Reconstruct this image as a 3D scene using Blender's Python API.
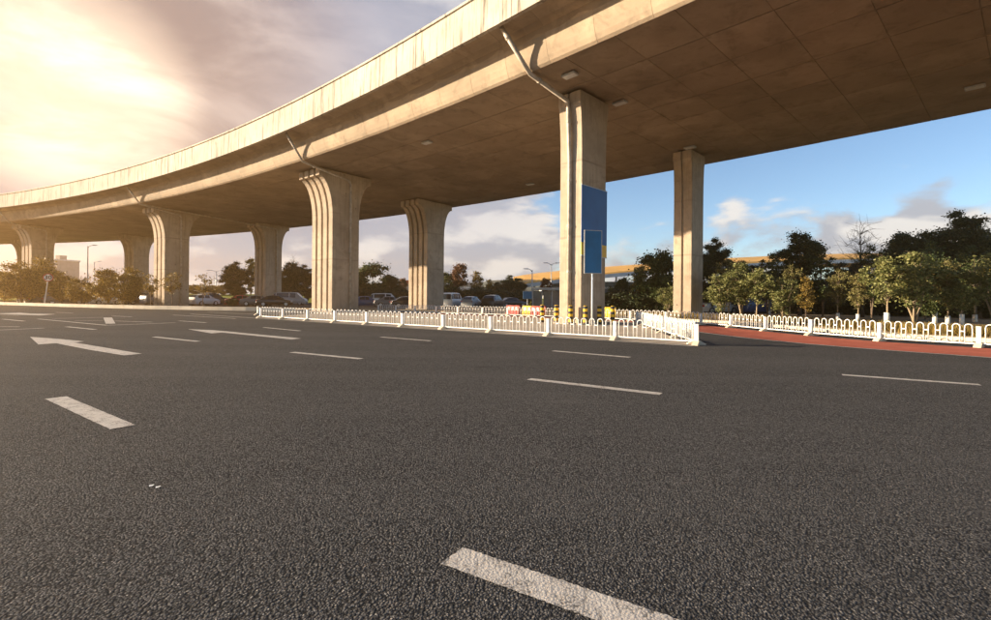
import bpy, bmesh, math, random
import numpy as np
from mathutils import Matrix, Vector

R = math.radians
scene = bpy.context.scene
for o in list(bpy.data.objects):
    bpy.data.objects.remove(o)

# ------------------------------------------------------------------ camera
F, CX, YH, ROLL, EYE = 480.0, 495.5, 298.0, 0.008, 1.35     # focal length and horizon in photo pixels
cam_d = bpy.data.cameras.new('camera')
cam = bpy.data.objects.new('camera', cam_d)
scene.collection.objects.link(cam)
cr, sr = math.cos(ROLL), math.sin(ROLL)
cam.matrix_world = Matrix(((cr, -sr, 0, 0), (0, 0, -1, 0), (sr, cr, 0, EYE), (0, 0, 0, 1)))
cam_d.sensor_width = 36
cam_d.lens = F / 991 * 36
cam_d.shift_y = (YH - 310) / 991
cam_d.clip_start = 0.05
cam_d.clip_end = 6000
scene.camera = cam

def derot(x, y):
    u, v = x - CX, y - YH
    return u * cr + v * sr, -u * sr + v * cr
def G(x, y, z=0.0):
    """photo pixel -> point on the horizontal plane z"""
    u, v = derot(x, y)
    Y = F * (EYE - z) / v
    return Vector((u / F * Y, Y, z))
def AT(x, Y, y=None, z=0.0):
    """point at depth Y seen at photo column x (row y, else near the ground)"""
    u, v = derot(x, y if y is not None else 300)
    return Vector((u / F * Y, Y, z if y is None else EYE - v / F * Y))
def TOPZ(x, y, Y):
    u, v = derot(x, y)
    return EYE - v / F * Y

# ------------------------------------------------------------------ sun, sky, exposure
SUN_AZ, SUN_EL = R(173.5), R(11.8)                    # mathematical azimuth, from +X towards +Y
sv = Vector((math.cos(SUN_EL) * math.cos(SUN_AZ), math.cos(SUN_EL) * math.sin(SUN_AZ), math.sin(SUN_EL)))
sun_d = bpy.data.lights.new('sun', 'SUN')
sun_d.energy = 5.0
sun_d.angle = R(0.55)
sun_d.color = (1.0, 0.81, 0.57)
sun = bpy.data.objects.new('sun', sun_d)
scene.collection.objects.link(sun)
sun.rotation_euler = sv.to_track_quat('Z', 'Y').to_euler()
sun.location = sv * 200

world = bpy.data.worlds.new('World')
scene.world = world
world.use_nodes = True
wn, wl = world.node_tree.nodes, world.node_tree.links
wn.clear()

class NT:
    """small helper around a node tree"""
    def __init__(s, tree):
        s.n, s.l = tree.nodes, tree.links
    def node(s, t, **kw):
        n = s.n.new(t)
        for k, v in kw.items():
            setattr(n, k, v)
        return n
    def put(s, sock, v):
        if isinstance(v, bpy.types.NodeSocket):
            s.l.new(v, sock)
        elif v is not None:
            sock.default_value = v
    def math(s, op, a, b=None, c=None, clamp=False):
        n = s.node('ShaderNodeMath', operation=op, use_clamp=clamp)
        for i, v in enumerate((a, b, c)):
            if v is not None:
                s.put(n.inputs[i], v)
        return n.outputs[0]
    def vmath(s, op, a, b=None):
        n = s.node('ShaderNodeVectorMath', operation=op)
        s.put(n.inputs[0], a)
        if b is not None:
            s.put(n.inputs[1], b)
        return n.outputs[1] if op in ('DOT_PRODUCT', 'LENGTH') else n.outputs[0]
    def mix(s, f, a, b, mode='MIX'):
        n = s.node('ShaderNodeMix', data_type='RGBA', blend_type=mode)
        n.clamp_factor = True
        s.put(n.inputs[0], f)
        for i, v in ((6, a), (7, b)):
            s.put(n.inputs[i], tuple(v) + (1,) if isinstance(v, (tuple, list)) and len(v) == 3 else v)
        return n.outputs[2]
    def noise(s, vec, scale, detail=4, rough=0.5, dist=0.0, dims='3D'):
        n = s.node('ShaderNodeTexNoise', noise_dimensions=dims)
        s.put(n.inputs['Vector'], vec)
        n.inputs['Scale'].default_value = scale
        n.inputs['Detail'].default_value = detail
        n.inputs['Roughness'].default_value = rough
        n.inputs['Distortion'].default_value = dist
        return n.outputs['Fac']
    def voronoi(s, vec, scale, feature='F1'):
        n = s.node('ShaderNodeTexVoronoi', feature=feature)
        s.put(n.inputs['Vector'], vec)
        n.inputs['Scale'].default_value = scale
        return n
    def smooth(s, v, a, b, lo=0.0, hi=1.0):
        n = s.node('ShaderNodeMapRange', interpolation_type='SMOOTHSTEP')
        s.put(n.inputs[0], v)
        for i, k in ((1, a), (2, b), (3, lo), (4, hi)):
            s.put(n.inputs[i], k)
        return n.outputs[0]
    def mapping(s, vec, scale=(1, 1, 1), loc=(0, 0, 0), rot=(0, 0, 0)):
        n = s.node('ShaderNodeMapping')
        s.put(n.inputs[0], vec)
        n.inputs['Location'].default_value = loc
        n.inputs['Rotation'].default_value = rot
        n.inputs['Scale'].default_value = scale
        return n.outputs[0]
    def comb(s, x, y, z):
        n = s.node('ShaderNodeCombineXYZ')
        for i, v in enumerate((x, y, z)):
            s.put(n.inputs[i], v)
        return n.outputs[0]
    def sep(s, v):
        n = s.node('ShaderNodeSeparateXYZ')
        s.put(n.inputs[0], v)
        return n.outputs

W = NT(world.node_tree)
sky = W.node('ShaderNodeTexSky', sky_type='NISHITA')
sky.sun_disc = False
sky.sun_elevation = SUN_EL
sky.sun_rotation = R(90) - SUN_AZ                   # Nishita measures clockwise from +Y
sky.air_density = 1.0
sky.dust_density = 0.35
sky.ozone_density = 2.6
sky.altitude = 1800
SKY_STRENGTH = 0.080
EXPOSURE = 1.64
KX = 2 ** -EXPOSURE                                 # sky and cloud tones below are written as they appear at this exposure
def kx(c):
    return tuple(v * KX for v in c)
tc = W.node('ShaderNodeTexCoord')
dirv = W.vmath('NORMALIZE', tc.outputs['Generated'])
dx, dy, dz = W.sep(dirv)
def pixdir(x, y):
    u, v = derot(x, y)
    return Vector((u / F, 1, -v / F)).normalized()
def lobe(x, y, inner, outer):
    d = W.vmath('DOT_PRODUCT', dirv, tuple(pixdir(x, y)))
    return W.smooth(d, math.cos(R(outer)), math.cos(R(inner)))
base_sky = W.mix(1.0, sky.outputs[0], (SKY_STRENGTH * 1.12, SKY_STRENGTH * 1.05, SKY_STRENGTH * 0.98), 'MULTIPLY')
# cumulus: a noise field on a flat layer above the ground
n1 = W.noise(W.mapping(dirv, loc=(0.35, 0.1, 0.0), scale=(1, 1, 2.3)), 5.5, 11, 0.57, 0.15)
n2 = W.noise(W.mapping(dirv, loc=(0.35 - 0.030, 0.1 + 0.008, 0.075), scale=(1, 1, 2.3)), 5.5, 6, 0.5, 0.15)
bias = W.math('MULTIPLY', W.smooth(dz, 0.05, 0.24), -0.10)         # fewer clouds higher up
for (x, y, a, b, k) in ((475, 240, 3, 13, 0.16), (970, 212, 2, 6.5, 0.26), (890, 222, 2, 6.5, 0.22), (770, 240, 2, 8, 0.16), (912, 148, 0.3, 2.6, 0.19),
                        (650, 258, 2, 7, 0.14), (735, 200, 0.3, 2.2, 0.13), (835, 146, 0.4, 3.0, 0.07), (120, 60, 24, 54, 0.30), (330, 55, 8, 22, 0.24),
                        (110, 262, 3, 14, 0.22), (230, 250, 2, 9, 0.14), (330, 262, 2, 8, 0.12),
                        (620, 205, 3, 8, -0.14), (790, 165, 4, 9, -0.14), (985, 150, 2, 7, -0.22), (890, 178, 1, 4, -0.12), (380, 200, 1, 6, -0.06)):
    bias = W.math('ADD', bias, W.math('MULTIPLY', lobe(x, y, a, b), k))
cover = W.smooth(W.math('ADD', n1, bias), 0.50, 0.66)
lit = W.smooth(W.math('SUBTRACT', n1, n2), -0.07, 0.12)
cloud_hi = kx((0.95, 0.93, 0.91))
cloud_lo = kx((0.54, 0.58, 0.66))
cloud = W.mix(lit, cloud_lo, cloud_hi)
# mauve-rimmed cloud bank, cream and white glow painted in away from the sun
low = W.smooth(dz, 0.07, 0.22)
veil = W.math('MULTIPLY', lobe(95, 85, 16, 50), low)
veil_n = W.smooth(W.noise(W.mapping(dirv, scale=(1, 1, 2.6), rot=(0, R(20), 0)), 3.6, 9, 0.58, 0.5), 0.30, 0.70)
mauve = W.mix(veil_n, kx((0.33, 0.35, 0.46)), kx((0.54, 0.53, 0.61)))
cloud = W.mix(W.math('MULTIPLY', veil, 0.92), cloud, mauve)
colr = W.mix(cover, base_sky, cloud)
g1 = W.math('MULTIPLY', lobe(80, 80, 0, 28), W.math('MULTIPLY', low, 0.9))
g2 = lobe(78, 90, 0, 10.5)
g2 = W.math('MULTIPLY', g2, W.smooth(veil_n, 0.0, 1.0, 0.7, 1.1))
colr = W.mix(g1, colr, W.mix(veil_n, kx((0.50, 0.36, 0.30)), kx((0.84, 0.65, 0.54))))
glow = W.mix(g2, (0, 0, 0), kx((1.05, 0.84, 0.58)))
colr = W.mix(1.0, colr, glow, 'ADD')
bg = W.node('ShaderNodeBackground')
W.put(bg.inputs[0], colr)
bg.inputs[1].default_value = 1.0
wout = W.node('ShaderNodeOutputWorld')
wl.new(bg.outputs[0], wout.inputs[0])

vs = scene.view_settings
vs.view_transform = 'Standard'
vs.look = 'None'
vs.exposure = EXPOSURE
vs.gamma = 1
vs.use_curve_mapping = False
scene.render.engine = 'CYCLES'
cy = scene.cycles
cy.use_denoising = True
cy.max_bounces = 5
cy.diffuse_bounces = 3
cy.use_light_tree = False
cy.transparent_max_bounces = 8
cy.volume_bounces = 0
cy.sample_clamp_indirect = 6
cy.use_fast_gi = False

# ------------------------------------------------------------------ materials
MATS = {}
def new_mat(name):
    m = bpy.data.materials.new(name)
    m.use_nodes = True
    m.node_tree.nodes.clear()
    t = NT(m.node_tree)
    out = t.node('ShaderNodeOutputMaterial')
    p = t.node('ShaderNodeBsdfPrincipled')
    t.l.new(p.outputs[0], out.inputs[0])
    MATS[name] = m
    return m, t, p
def pos(t):
    return t.node('ShaderNodeNewGeometry').outputs['Position']
def bump(t, p, h, strength, dist):
    b = t.node('ShaderNodeBump')
    b.inputs['Strength'].default_value = strength
    b.inputs['Distance'].default_value = dist
    t.put(b.inputs['Height'], h)
    t.l.new(b.outputs[0], p.inputs['Normal'])

def plain(name, col, rough=0.6, metal=0.0, vary=0.12, scale=6.0, bmp=0.0, coat=0.0):
    m, t, p = new_mat(name)
    P = pos(t)
    n = t.noise(P, scale, 6, 0.6)
    c = t.mix(t.smooth(n, 0.3, 0.7), [v * (1 - vary) for v in col], [min(1, v * (1 + vary)) for v in col])
    t.put(p.inputs['Base Color'], c)
    p.inputs['Roughness'].default_value = rough
    p.inputs['Metallic'].default_value = metal
    if coat:
        p.inputs['Coat Weight'].default_value = coat
    if bmp:
        bump(t, p, t.noise(P, scale * 6, 4), 0.4, bmp)
    return m

def concrete(name, col, streak=0.0, joints=0.0, tone=0.10, stain=0.0):
    m, t, p = new_mat(name)
    P = pos(t)
    oi = t.node('ShaderNodeObjectInfo').outputs['Random']
    big = t.noise(P, 0.35, 5, 0.6)
    mid = t.noise(P, 2.2, 8, 0.65)
    fine = t.noise(P, 22, 5, 0.6)
    c = t.mix(t.smooth(big, 0.3, 0.7), [v * 0.80 for v in col], [v * 1.14 for v in col])
    c = t.mix(t.math('MULTIPLY', t.smooth(mid, 0.52, 0.75), 0.45), c, [v * 0.62 for v in col])
    c = t.mix(t.math('MULTIPLY', t.smooth(fine, 0.5, 0.72), 0.25), c, [v * 0.72 for v in col])
    c = t.mix(t.math('MULTIPLY', oi, tone * 2.4), c, [v * 0.62 for v in col])
    if stain:
        sn = t.noise(P, 0.8, 9, 0.7, 0.6)
        c = t.mix(t.math('MULTIPLY', t.smooth(sn, 0.50, 0.64), stain), c, [v * 0.42 for v in col])
        sw = t.noise(t.mapping(P, loc=(4, 9, 2)), 0.5, 7, 0.7, 0.8)
        c = t.mix(t.math('MULTIPLY', t.smooth(sw, 0.56, 0.66), stain * 0.5), c, [min(1, v * 1.45) for v in col])
    if streak:
        s = t.noise(t.mapping(P, scale=(1.6, 1.6, 0.09)), 2.6, 6, 0.62)
        c = t.mix(t.math('MULTIPLY', t.smooth(s, 0.50, 0.68), streak), c, (0.075, 0.060, 0.048))
        s2 = t.noise(t.mapping(P, scale=(3.0, 3.0, 0.16), loc=(7, 3, 1)), 3.1, 5, 0.6)
        c = t.mix(t.math('MULTIPLY', t.smooth(s2, 0.57, 0.70), streak * 0.9), c, (0.06, 0.05, 0.04))
    h = t.math('ADD', t.math('MULTIPLY', mid, 0.5), t.math('MULTIPLY', fine, 0.25))
    if joints:
        z = t.sep(P)[2]
        for zz in (4.6, 8.6):
            d = t.math('ABSOLUTE', t.math('SUBTRACT', t.math('ADD', z, t.math('MULTIPLY', mid, 0.10)), zz + 0.05))
            j = t.math('MULTIPLY', t.smooth(d, 0.01, 0.09, 1, 0), t.smooth(big, 0.35, 0.6))
            c = t.mix(t.math('MULTIPLY', j, joints), c, [v * 0.42 for v in col])
            h = t.math('SUBTRACT', h, t.math('MULTIPLY', j, 0.5))
        # tie holes of the formwork
        vo = t.voronoi(t.mapping(P, scale=(1, 1, 1)), 0.9)
        hole = t.smooth(vo.outputs['Distance'], 0.045, 0.07, 1, 0)
        c = t.mix(t.math('MULTIPLY', hole, 0.6), c, (0.05, 0.04, 0.035))
    t.put(p.inputs['Base Color'], c)
    p.inputs['Roughness'].default_value = 0.88
    p.inputs['Specular IOR Level'].default_value = 0.25
    bump(t, p, h, 0.5, 0.03)
    return m

M = {}
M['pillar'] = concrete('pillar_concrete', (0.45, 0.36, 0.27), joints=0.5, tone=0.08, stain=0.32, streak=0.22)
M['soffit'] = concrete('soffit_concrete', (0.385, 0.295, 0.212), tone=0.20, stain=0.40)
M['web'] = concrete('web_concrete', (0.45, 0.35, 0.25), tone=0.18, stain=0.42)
M['parapet'] = concrete('parapet_concrete', (0.54, 0.48, 0.395), streak=0.80, tone=0.06)
M['paving'] = concrete('paving_concrete', (0.42, 0.36, 0.29), tone=0.05)
M['kerb'] = concrete('kerb_stone', (0.62, 0.54, 0.42), tone=0.08)
M['galv'] = plain('galvanised_pipe', (0.43, 0.37, 0.30), 0.55, 0.0, 0.25, 3, 0.002)
def mat_fence():
    m, t, p = new_mat('fence_white_paint')
    P = pos(t)
    g = t.noise(P, 5, 8, 0.7)
    g2 = t.noise(t.mapping(P, scale=(1, 1, 0.25)), 26, 4, 0.6)
    c = t.mix(t.smooth(g, 0.46, 0.72, 0, 0.55), (0.78, 0.77, 0.74), (0.48, 0.44, 0.38))
    c = t.mix(t.smooth(g2, 0.62, 0.72, 0, 0.7), c, (0.30, 0.22, 0.15))
    t.put(p.inputs['Base Color'], c)
    p.inputs['Roughness'].default_value = 0.55
    return m
M['white'] = mat_fence()
M['wash'] = plain('lime_wash', (0.78, 0.76, 0.70), 0.9, 0, 0.12, 12, 0.01)
M['blue'] = plain('banner_blue', (0.002, 0.088, 0.31), 0.5, 0, 0.12, 0.8)
M['blue2'] = plain('board_blue', (0.002, 0.135, 0.32), 0.4, 0, 0.15, 1.2)
M['yellow'] = plain('yellow_paint', (0.78, 0.47, 0.015), 0.5, 0, 0.12, 6)
M['black'] = plain('black_paint', (0.018, 0.017, 0.017), 0.5, 0, 0.2, 6)
M['red'] = plain('red_plastic', (0.42, 0.045, 0.03), 0.45, 0, 0.15, 4)
M['steel'] = plain('grey_steel', (0.42, 0.42, 0.42), 0.45, 0.3, 0.1, 5)
M['dark'] = plain('dark_metal', (0.05, 0.045, 0.04), 0.6, 0.2, 0.2, 5)
M['glass'] = plain('dark_glass', (0.03, 0.04, 0.05), 0.08, 0, 0.1, 2)
M['tyre'] = plain('tyre_rubber', (0.02, 0.02, 0.02), 0.85, 0, 0.2, 9)
M['rim'] = plain('alloy_rim', (0.45, 0.45, 0.46), 0.35, 0.7, 0.1, 9)
M['lamp_w'] = plain('headlamp_lens', (0.75, 0.75, 0.74), 0.15, 0, 0.05, 9)
M['lamp_r'] = plain('tail_lens', (0.45, 0.02, 0.015), 0.2, 0, 0.1, 9)
M['orange'] = plain('orange_roof', (0.66, 0.36, 0.08), 0.55, 0, 0.10, 0.4)
M['facade'] = plain('pale_facade', (0.62, 0.62, 0.60), 0.6, 0, 0.10, 0.7)
M['curtain'] = plain('curtain_glass', (0.16, 0.20, 0.24), 0.12, 0, 0.25, 0.5)
M['tower'] = plain('tower_render', (0.42, 0.36, 0.32), 0.8, 0, 0.1, 0.5)
M['hill'] = plain('hill_scrub', (0.10, 0.13, 0.12), 0.95, 0, 0.35, 0.02)
M['signface'] = plain('sign_white', (0.80, 0.80, 0.78), 0.4, 0, 0.04, 6)
for n_, c_ in (('white', (0.66, 0.66, 0.65)), ('silver', (0.34, 0.35, 0.36)), ('black', (0.02, 0.02, 0.022)), ('grey', (0.14, 0.145, 0.15)),
               ('red', (0.35, 0.02, 0.02)), ('blue', (0.03, 0.07, 0.18)), ('gold', (0.40, 0.31, 0.20))):
    M['car_' + n_] = plain('car_paint_' + n_, c_, 0.32, 0.0, 0.04, 2, 0, 0.3)

def mat_asphalt():
    m, t, p = new_mat('asphalt')
    P = pos(t)
    v = t.voronoi(P, 78)
    v2 = t.voronoi(t.mapping(P, loc=(3.3, 1.7, 0)), 140)
    cell = t.sep(v.outputs['Color'])[0]
    d = v.outputs['Distance']
    big = t.noise(P, 0.22, 6, 0.6)
    mid = t.noise(P, 2.5, 6, 0.65)
    c = t.mix(t.smooth(cell, 0.1, 1.0), (0.040, 0.040, 0.041), (0.105, 0.103, 0.103))
    c = t.mix(t.smooth(t.sep(v2.outputs['Color'])[1], 0.92, 1.0), c, (0.27, 0.255, 0.24))
    c = t.mix(t.smooth(d, 0.44, 0.80, 0, 0.85), c, (0.014, 0.014, 0.014))
    # wheel paths and paving lanes run with the road
    lane = t.noise(t.mapping(P, rot=(0, 0, R(36)), scale=(0.02, 0.75, 1)), 1.0, 3, 0.5)
    c = t.mix(t.smooth(lane, 0.40, 0.62, 0, 0.32), c, (0.085, 0.083, 0.082))
    c = t.mix(t.smooth(big, 0.40, 0.70, 0, 0.25), c, (0.095, 0.092, 0.090))
    c = t.mix(t.smooth(mid, 0.52, 0.78, 0, 0.40), c, (0.036, 0.035, 0.035))
    # oil drips
    oil = t.voronoi(t.mapping(P, rot=(0, 0, R(36)), scale=(0.55, 1.3, 1)), 0.8)
    spot = t.math('MULTIPLY', t.smooth(t.math('ADD', oil.outputs['Distance'], t.math('MULTIPLY', mid, 0.12)), 0.10, 0.20, 1, 0), t.smooth(t.sep(oil.outputs['Color'])[2], 0.6, 0.8))
    c = t.mix(t.math('MULTIPLY', spot, 0.55), c, (0.018, 0.017, 0.017))
    # a few hairline cracks
    ck = t.voronoi(t.vmath('ADD', P, t.mapping(t.comb(mid, big, 0.0), scale=(0.9, 2.2, 1))), 0.16, 'DISTANCE_TO_EDGE')
    crack = t.math('MULTIPLY', t.smooth(ck.outputs['Distance'], 0.0008, 0.0026, 1, 0), t.smooth(big, 0.52, 0.60))
    c = t.mix(t.math('MULTIPLY', crack, 0.8), c, (0.012, 0.012, 0.012))
    t.put(p.inputs['Base Color'], c)
    p.inputs['Roughness'].default_value = 1.0
    p.inputs['Specular IOR Level'].default_value = 0.06
    h = t.math('MULTIPLY', t.smooth(d, 0.15, 0.85, 1, 0), t.math('ADD', t.math('MULTIPLY', cell, 0.7), 0.5))
    h = t.math('ADD', h, t.math('MULTIPLY', t.noise(P, 210, 2), 0.25))
    bump(t, p, h, 0.8, 0.0075)
    return m
M['asphalt'] = mat_asphalt()

def mat_paint():
    m, t, p = new_mat('road_paint')
    P = pos(t)
    wear = t.noise(P, 7, 8, 0.7)
    crack = t.noise(t.mapping(P, rot=(0, 0, R(36)), scale=(16, 1.1, 1)), 1.6, 6, 0.75)
    vo = t.voronoi(P, 70)
    c = t.mix(t.smooth(wear, 0.35, 0.72), (0.50, 0.47, 0.43), (0.36, 0.335, 0.305))
    c = t.mix(t.smooth(crack, 0.56, 0.66, 0, 0.8), c, (0.12, 0.11, 0.10))
    c = t.mix(t.math('MULTIPLY', t.smooth(vo.outputs['Distance'], 0.48, 0.70), t.smooth(wear, 0.45, 0.62, 0.15, 0.9)), c, (0.06, 0.055, 0.05))
    t.put(p.inputs['Base Color'], c)
    p.inputs['Roughness'].default_value = 0.7
    bump(t, p, t.math('ADD', t.math('MULTIPLY', vo.outputs['Distance'], -0.5), t.math('MULTIPLY', crack, -0.7)), 0.7, 0.006)
    return m
M['paint'] = mat_paint()

def mat_ground(name, c1, c2, scale, bmp=0.03):
    m, t, p = new_mat(name)
    P = pos(t)
    n = t.noise(P, scale, 8, 0.65)
    n2 = t.noise(P, scale * 9, 6, 0.7)
    c = t.mix(t.smooth(n, 0.35, 0.68), c1, c2)
    c = t.mix(t.smooth(n2, 0.45, 0.75, 0, 0.5), c, [v * 0.55 for v in c1])
    t.put(p.inputs['Base Color'], c)
    p.inputs['Roughness'].default_value = 0.95
    p.inputs['Specular IOR Level'].default_value = 0.1
    bump(t, p, n2, 0.8, bmp)
    return m
M['soil'] = mat_ground('dry_soil', (0.17, 0.125, 0.08), (0.26, 0.20, 0.12), 0.9)
M['terrain'] = mat_ground('rough_terrain', (0.12, 0.11, 0.06), (0.17, 0.15, 0.08), 0.1)
M['grass'] = mat_ground('mown_grass', (0.16, 0.20, 0.035), (0.28, 0.28, 0.05), 0.6)
M['redpath'] = mat_ground('red_cycle_surface', (0.36, 0.095, 0.06), (0.44, 0.13, 0.085), 1.2, 0.006)
M['verge'] = mat_ground('tan_verge', (0.50, 0.38, 0.22), (0.60, 0.46, 0.28), 1.0)

def mat_leaf(name, cols, trans=0.25):
    m, t, p = new_mat(name)
    g = t.node('ShaderNodeNewGeometry')
    r = g.outputs['Random Per Island']
    ramp = t.node('ShaderNodeValToRGB')
    t.put(ramp.inputs[0], r)
    e = ramp.color_ramp.elements
    while len(e) < len(cols):
        e.new(0.5)
    for i, c in enumerate(cols):
        e[i].position = i / (len(cols) - 1)
        e[i].color = tuple(c) + (1,)
    n = t.noise(g.outputs['Position'], 0.9, 3, 0.6)
    c = t.mix(t.smooth(n, 0.35, 0.7, 0, 0.35), ramp.outputs[0], [v * 0.55 for v in cols[0]])
    t.put(p.inputs['Base Color'], c)
    p.inputs['Roughness'].default_value = 0.6
    p.inputs['Specular IOR Level'].default_value = 0.3
    tr = t.node('ShaderNodeBsdfTranslucent')
    t.put(tr.inputs[0], c)
    mx = t.node('ShaderNodeMixShader')
    mx.inputs[0].default_value = trans
    t.l.new(p.outputs[0], mx.inputs[1])
    t.l.new(tr.outputs[0], mx.inputs[2])
    out = [n_ for n_ in t.n if n_.type == 'OUTPUT_MATERIAL'][0]
    t.l.new(mx.outputs[0], out.inputs[0])
    return m
M['leaf_dark'] = mat_leaf('leaf_dark_evergreen', [(0.012, 0.021, 0.009), (0.028, 0.044, 0.016), (0.085, 0.10, 0.035)], 0.12)  # lightest tone paints some leaves as if sunlit
M['leaf_mid'] = mat_leaf('leaf_mid_green', [(0.03, 0.048, 0.014), (0.065, 0.09, 0.026), (0.12, 0.14, 0.045)])
M['leaf_pale'] = mat_leaf('leaf_pale_green', [(0.10, 0.12, 0.035), (0.20, 0.21, 0.07), (0.34, 0.32, 0.13)])
M['leaf_olive'] = mat_leaf('leaf_olive_gold', [(0.10, 0.070, 0.016), (0.21, 0.145, 0.030), (0.40, 0.27, 0.06)])
M['leaf_rust'] = mat_leaf('leaf_rust', [(0.12, 0.055, 0.03), (0.21, 0.10, 0.05), (0.28, 0.15, 0.08)])
M['leaf_yellow'] = mat_leaf('leaf_yellow', [(0.20, 0.16, 0.03), (0.34, 0.26, 0.05), (0.42, 0.34, 0.09)])
def mat_bark(name, col):
    m, t, p = new_mat(name)
    P = pos(t)
    n = t.noise(t.mapping(P, scale=(5, 5, 1)), 4, 6, 0.7)
    t.put(p.inputs['Base Color'], t.mix(n, [v * 0.5 for v in col], [v * 1.3 for v in col]))
    p.inputs['Roughness'].default_value = 0.9
    bump(t, p, n, 0.8, 0.02)
    return m
M['bark'] = mat_bark('bark_brown', (0.14, 0.10, 0.07))
M['bark_dark'] = mat_bark('bark_dark', (0.05, 0.04, 0.03))
M['leaf_pale2'] = mat_leaf('leaf_pale_olive', [(0.09, 0.085, 0.025), (0.17, 0.155, 0.05), (0.30, 0.26, 0.10)])
M['bark_pale'] = mat_bark('bark_pale', (0.33, 0.25, 0.16))

# ------------------------------------------------------------------ mesh helpers
COL = scene.collection
class MB:
    """collects faces, then links them as one mesh object"""
    def __init__(s):
        s.v, s.f = [], []
    def face_solid(s, verts, faces):
        b = len(s.v)
        s.v += [tuple(v) for v in verts]
        s.f += [tuple(i + b for i in f) for f in faces]
        return s
    def box(s, lo, hi, rot=0.0, org=(0, 0)):
        x0, y0, z0 = lo
        x1, y1, z1 = hi
        c, n = math.cos(rot), math.sin(rot)
        vs_ = [(x0, y0, z0), (x1, y0, z0), (x1, y1, z0), (x0, y1, z0), (x0, y0, z1), (x1, y0, z1), (x1, y1, z1), (x0, y1, z1)]
        vs_ = [(org[0] + x * c - y * n, org[1] + x * n + y * c, z) for x, y, z in vs_]
        return s.face_solid(vs_, [(3, 2, 1, 0), (4, 5, 6, 7), (0, 1, 5, 4), (1, 2, 6, 5), (2, 3, 7, 6), (3, 0, 4, 7)])
    def prism(s, poly, a, b, axis='y'):
        """polygon of (p, z) extruded along an axis from a to b"""
        n = len(poly)
        mk = (lambda p, z, t: (p, t, z)) if axis == 'y' else (lambda p, z, t: (t, p, z)) if axis == 'x' else (lambda p, z, t: (p, z, t))
        vs_ = [mk(p, z, a) for p, z in poly] + [mk(p, z, b) for p, z in poly]
        fs = [tuple(range(n)), tuple(range(2 * n - 1, n - 1, -1))]
        fs += [(i, i + n, (i + 1) % n + n, (i + 1) % n) for i in range(n)]
        return s.face_solid(vs_, fs)
    def tube(s, pts, rad, n=8, cap=True):
        pts = [Vector(p) for p in pts]
        rad = [rad] * len(pts) if isinstance(rad, (int, float)) else rad
        rings = []
        up0 = None
        for i, p in enumerate(pts):
            d = (pts[min(i + 1, len(pts) - 1)] - pts[max(i - 1, 0)])
            d = d.normalized() if d.length > 1e-9 else Vector((0, 0, 1))
            if up0 is None:
                up0 = Vector((0, 0, 1)) if abs(d.z) < 0.9 else Vector((1, 0, 0))
            sx = up0.cross(d)
            if sx.length < 1e-4:
                sx = Vector((0, 1, 0)).cross(d)
            sx.normalize()
            sy = d.cross(sx)
            up0 = sy if abs(sy.length) > 0.5 else up0
            up0 = d.cross(sx)
            rings.append([p + (sx * math.cos(2 * math.pi * k / n) + sy * math.sin(2 * math.pi * k / n)) * rad[i] for k in range(n)])
        b = len(s.v)
        for r in rings:
            s.v += [tuple(q) for q in r]
        for i in range(len(rings) - 1):
            for k in range(n):
                s.f.append((b + i * n + k, b + i * n + (k + 1) % n, b + (i + 1) * n + (k + 1) % n, b + (i + 1) * n + k))
        if cap:
            s.f.append(tuple(b + k for k in range(n - 1, -1, -1)))
            s.f.append(tuple(b + (len(rings) - 1) * n + k for k in range(n)))
        return s
    def mesh(s, name, mat, smooth=False):
        me = bpy.data.meshes.new(name)
        me.from_pydata(s.v, [], s.f)
        bm = bmesh.new()
        bm.from_mesh(me)
        bmesh.ops.recalc_face_normals(bm, faces=bm.faces)
        bm.to_mesh(me)
        bm.free()
        if mat:
            me.materials.append(M[mat] if isinstance(mat, str) else mat)
        if smooth:
            me.polygons.foreach_set('use_smooth', [True] * len(me.polygons))
        me.update()
        return me
    def build(s, name, mat, parent=None, smooth=False, bevel=0.0, loc=None, rz=0.0):
        o = link(name, s.mesh(name, mat, smooth), parent, loc, rz)
        if bevel:
            b = o.modifiers.new('bevel', 'BEVEL')
            b.width = bevel
            b.segments = 2
            b.limit_method = 'ANGLE'
        return o

def link(name, me, parent=None, loc=None, rz=0.0):
    o = bpy.data.objects.new(name, me)
    COL.objects.link(o)
    if loc is not None:
        o.location = loc
    o.rotation_euler[2] = rz
    if parent:
        o.parent = parent
    return o
def tag(o, label, cat, group=None):
    o['label'] = label
    o['category'] = cat
    if group:
        o['group'] = group
    return o
def empty(name, loc, label, cat, rz=0.0, group=None):
    o = link(name, None, None, loc, rz)
    o.empty_display_size = 0.3
    return tag(o, label, cat, group)
def struct(o):
    o['kind'] = 'structure'
    return o
def sheet(name, pts, z, mat, parent=None):
    mb = MB()
    mb.face_solid([(p[0], p[1], z) for p in pts], [tuple(range(len(pts)))])
    return mb.build(name, mat, parent)
def sheet_up(o):
    me = o.data
    if me.polygons and me.polygons[0].normal.z < 0:
        me.flip_normals()
    return o

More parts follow.
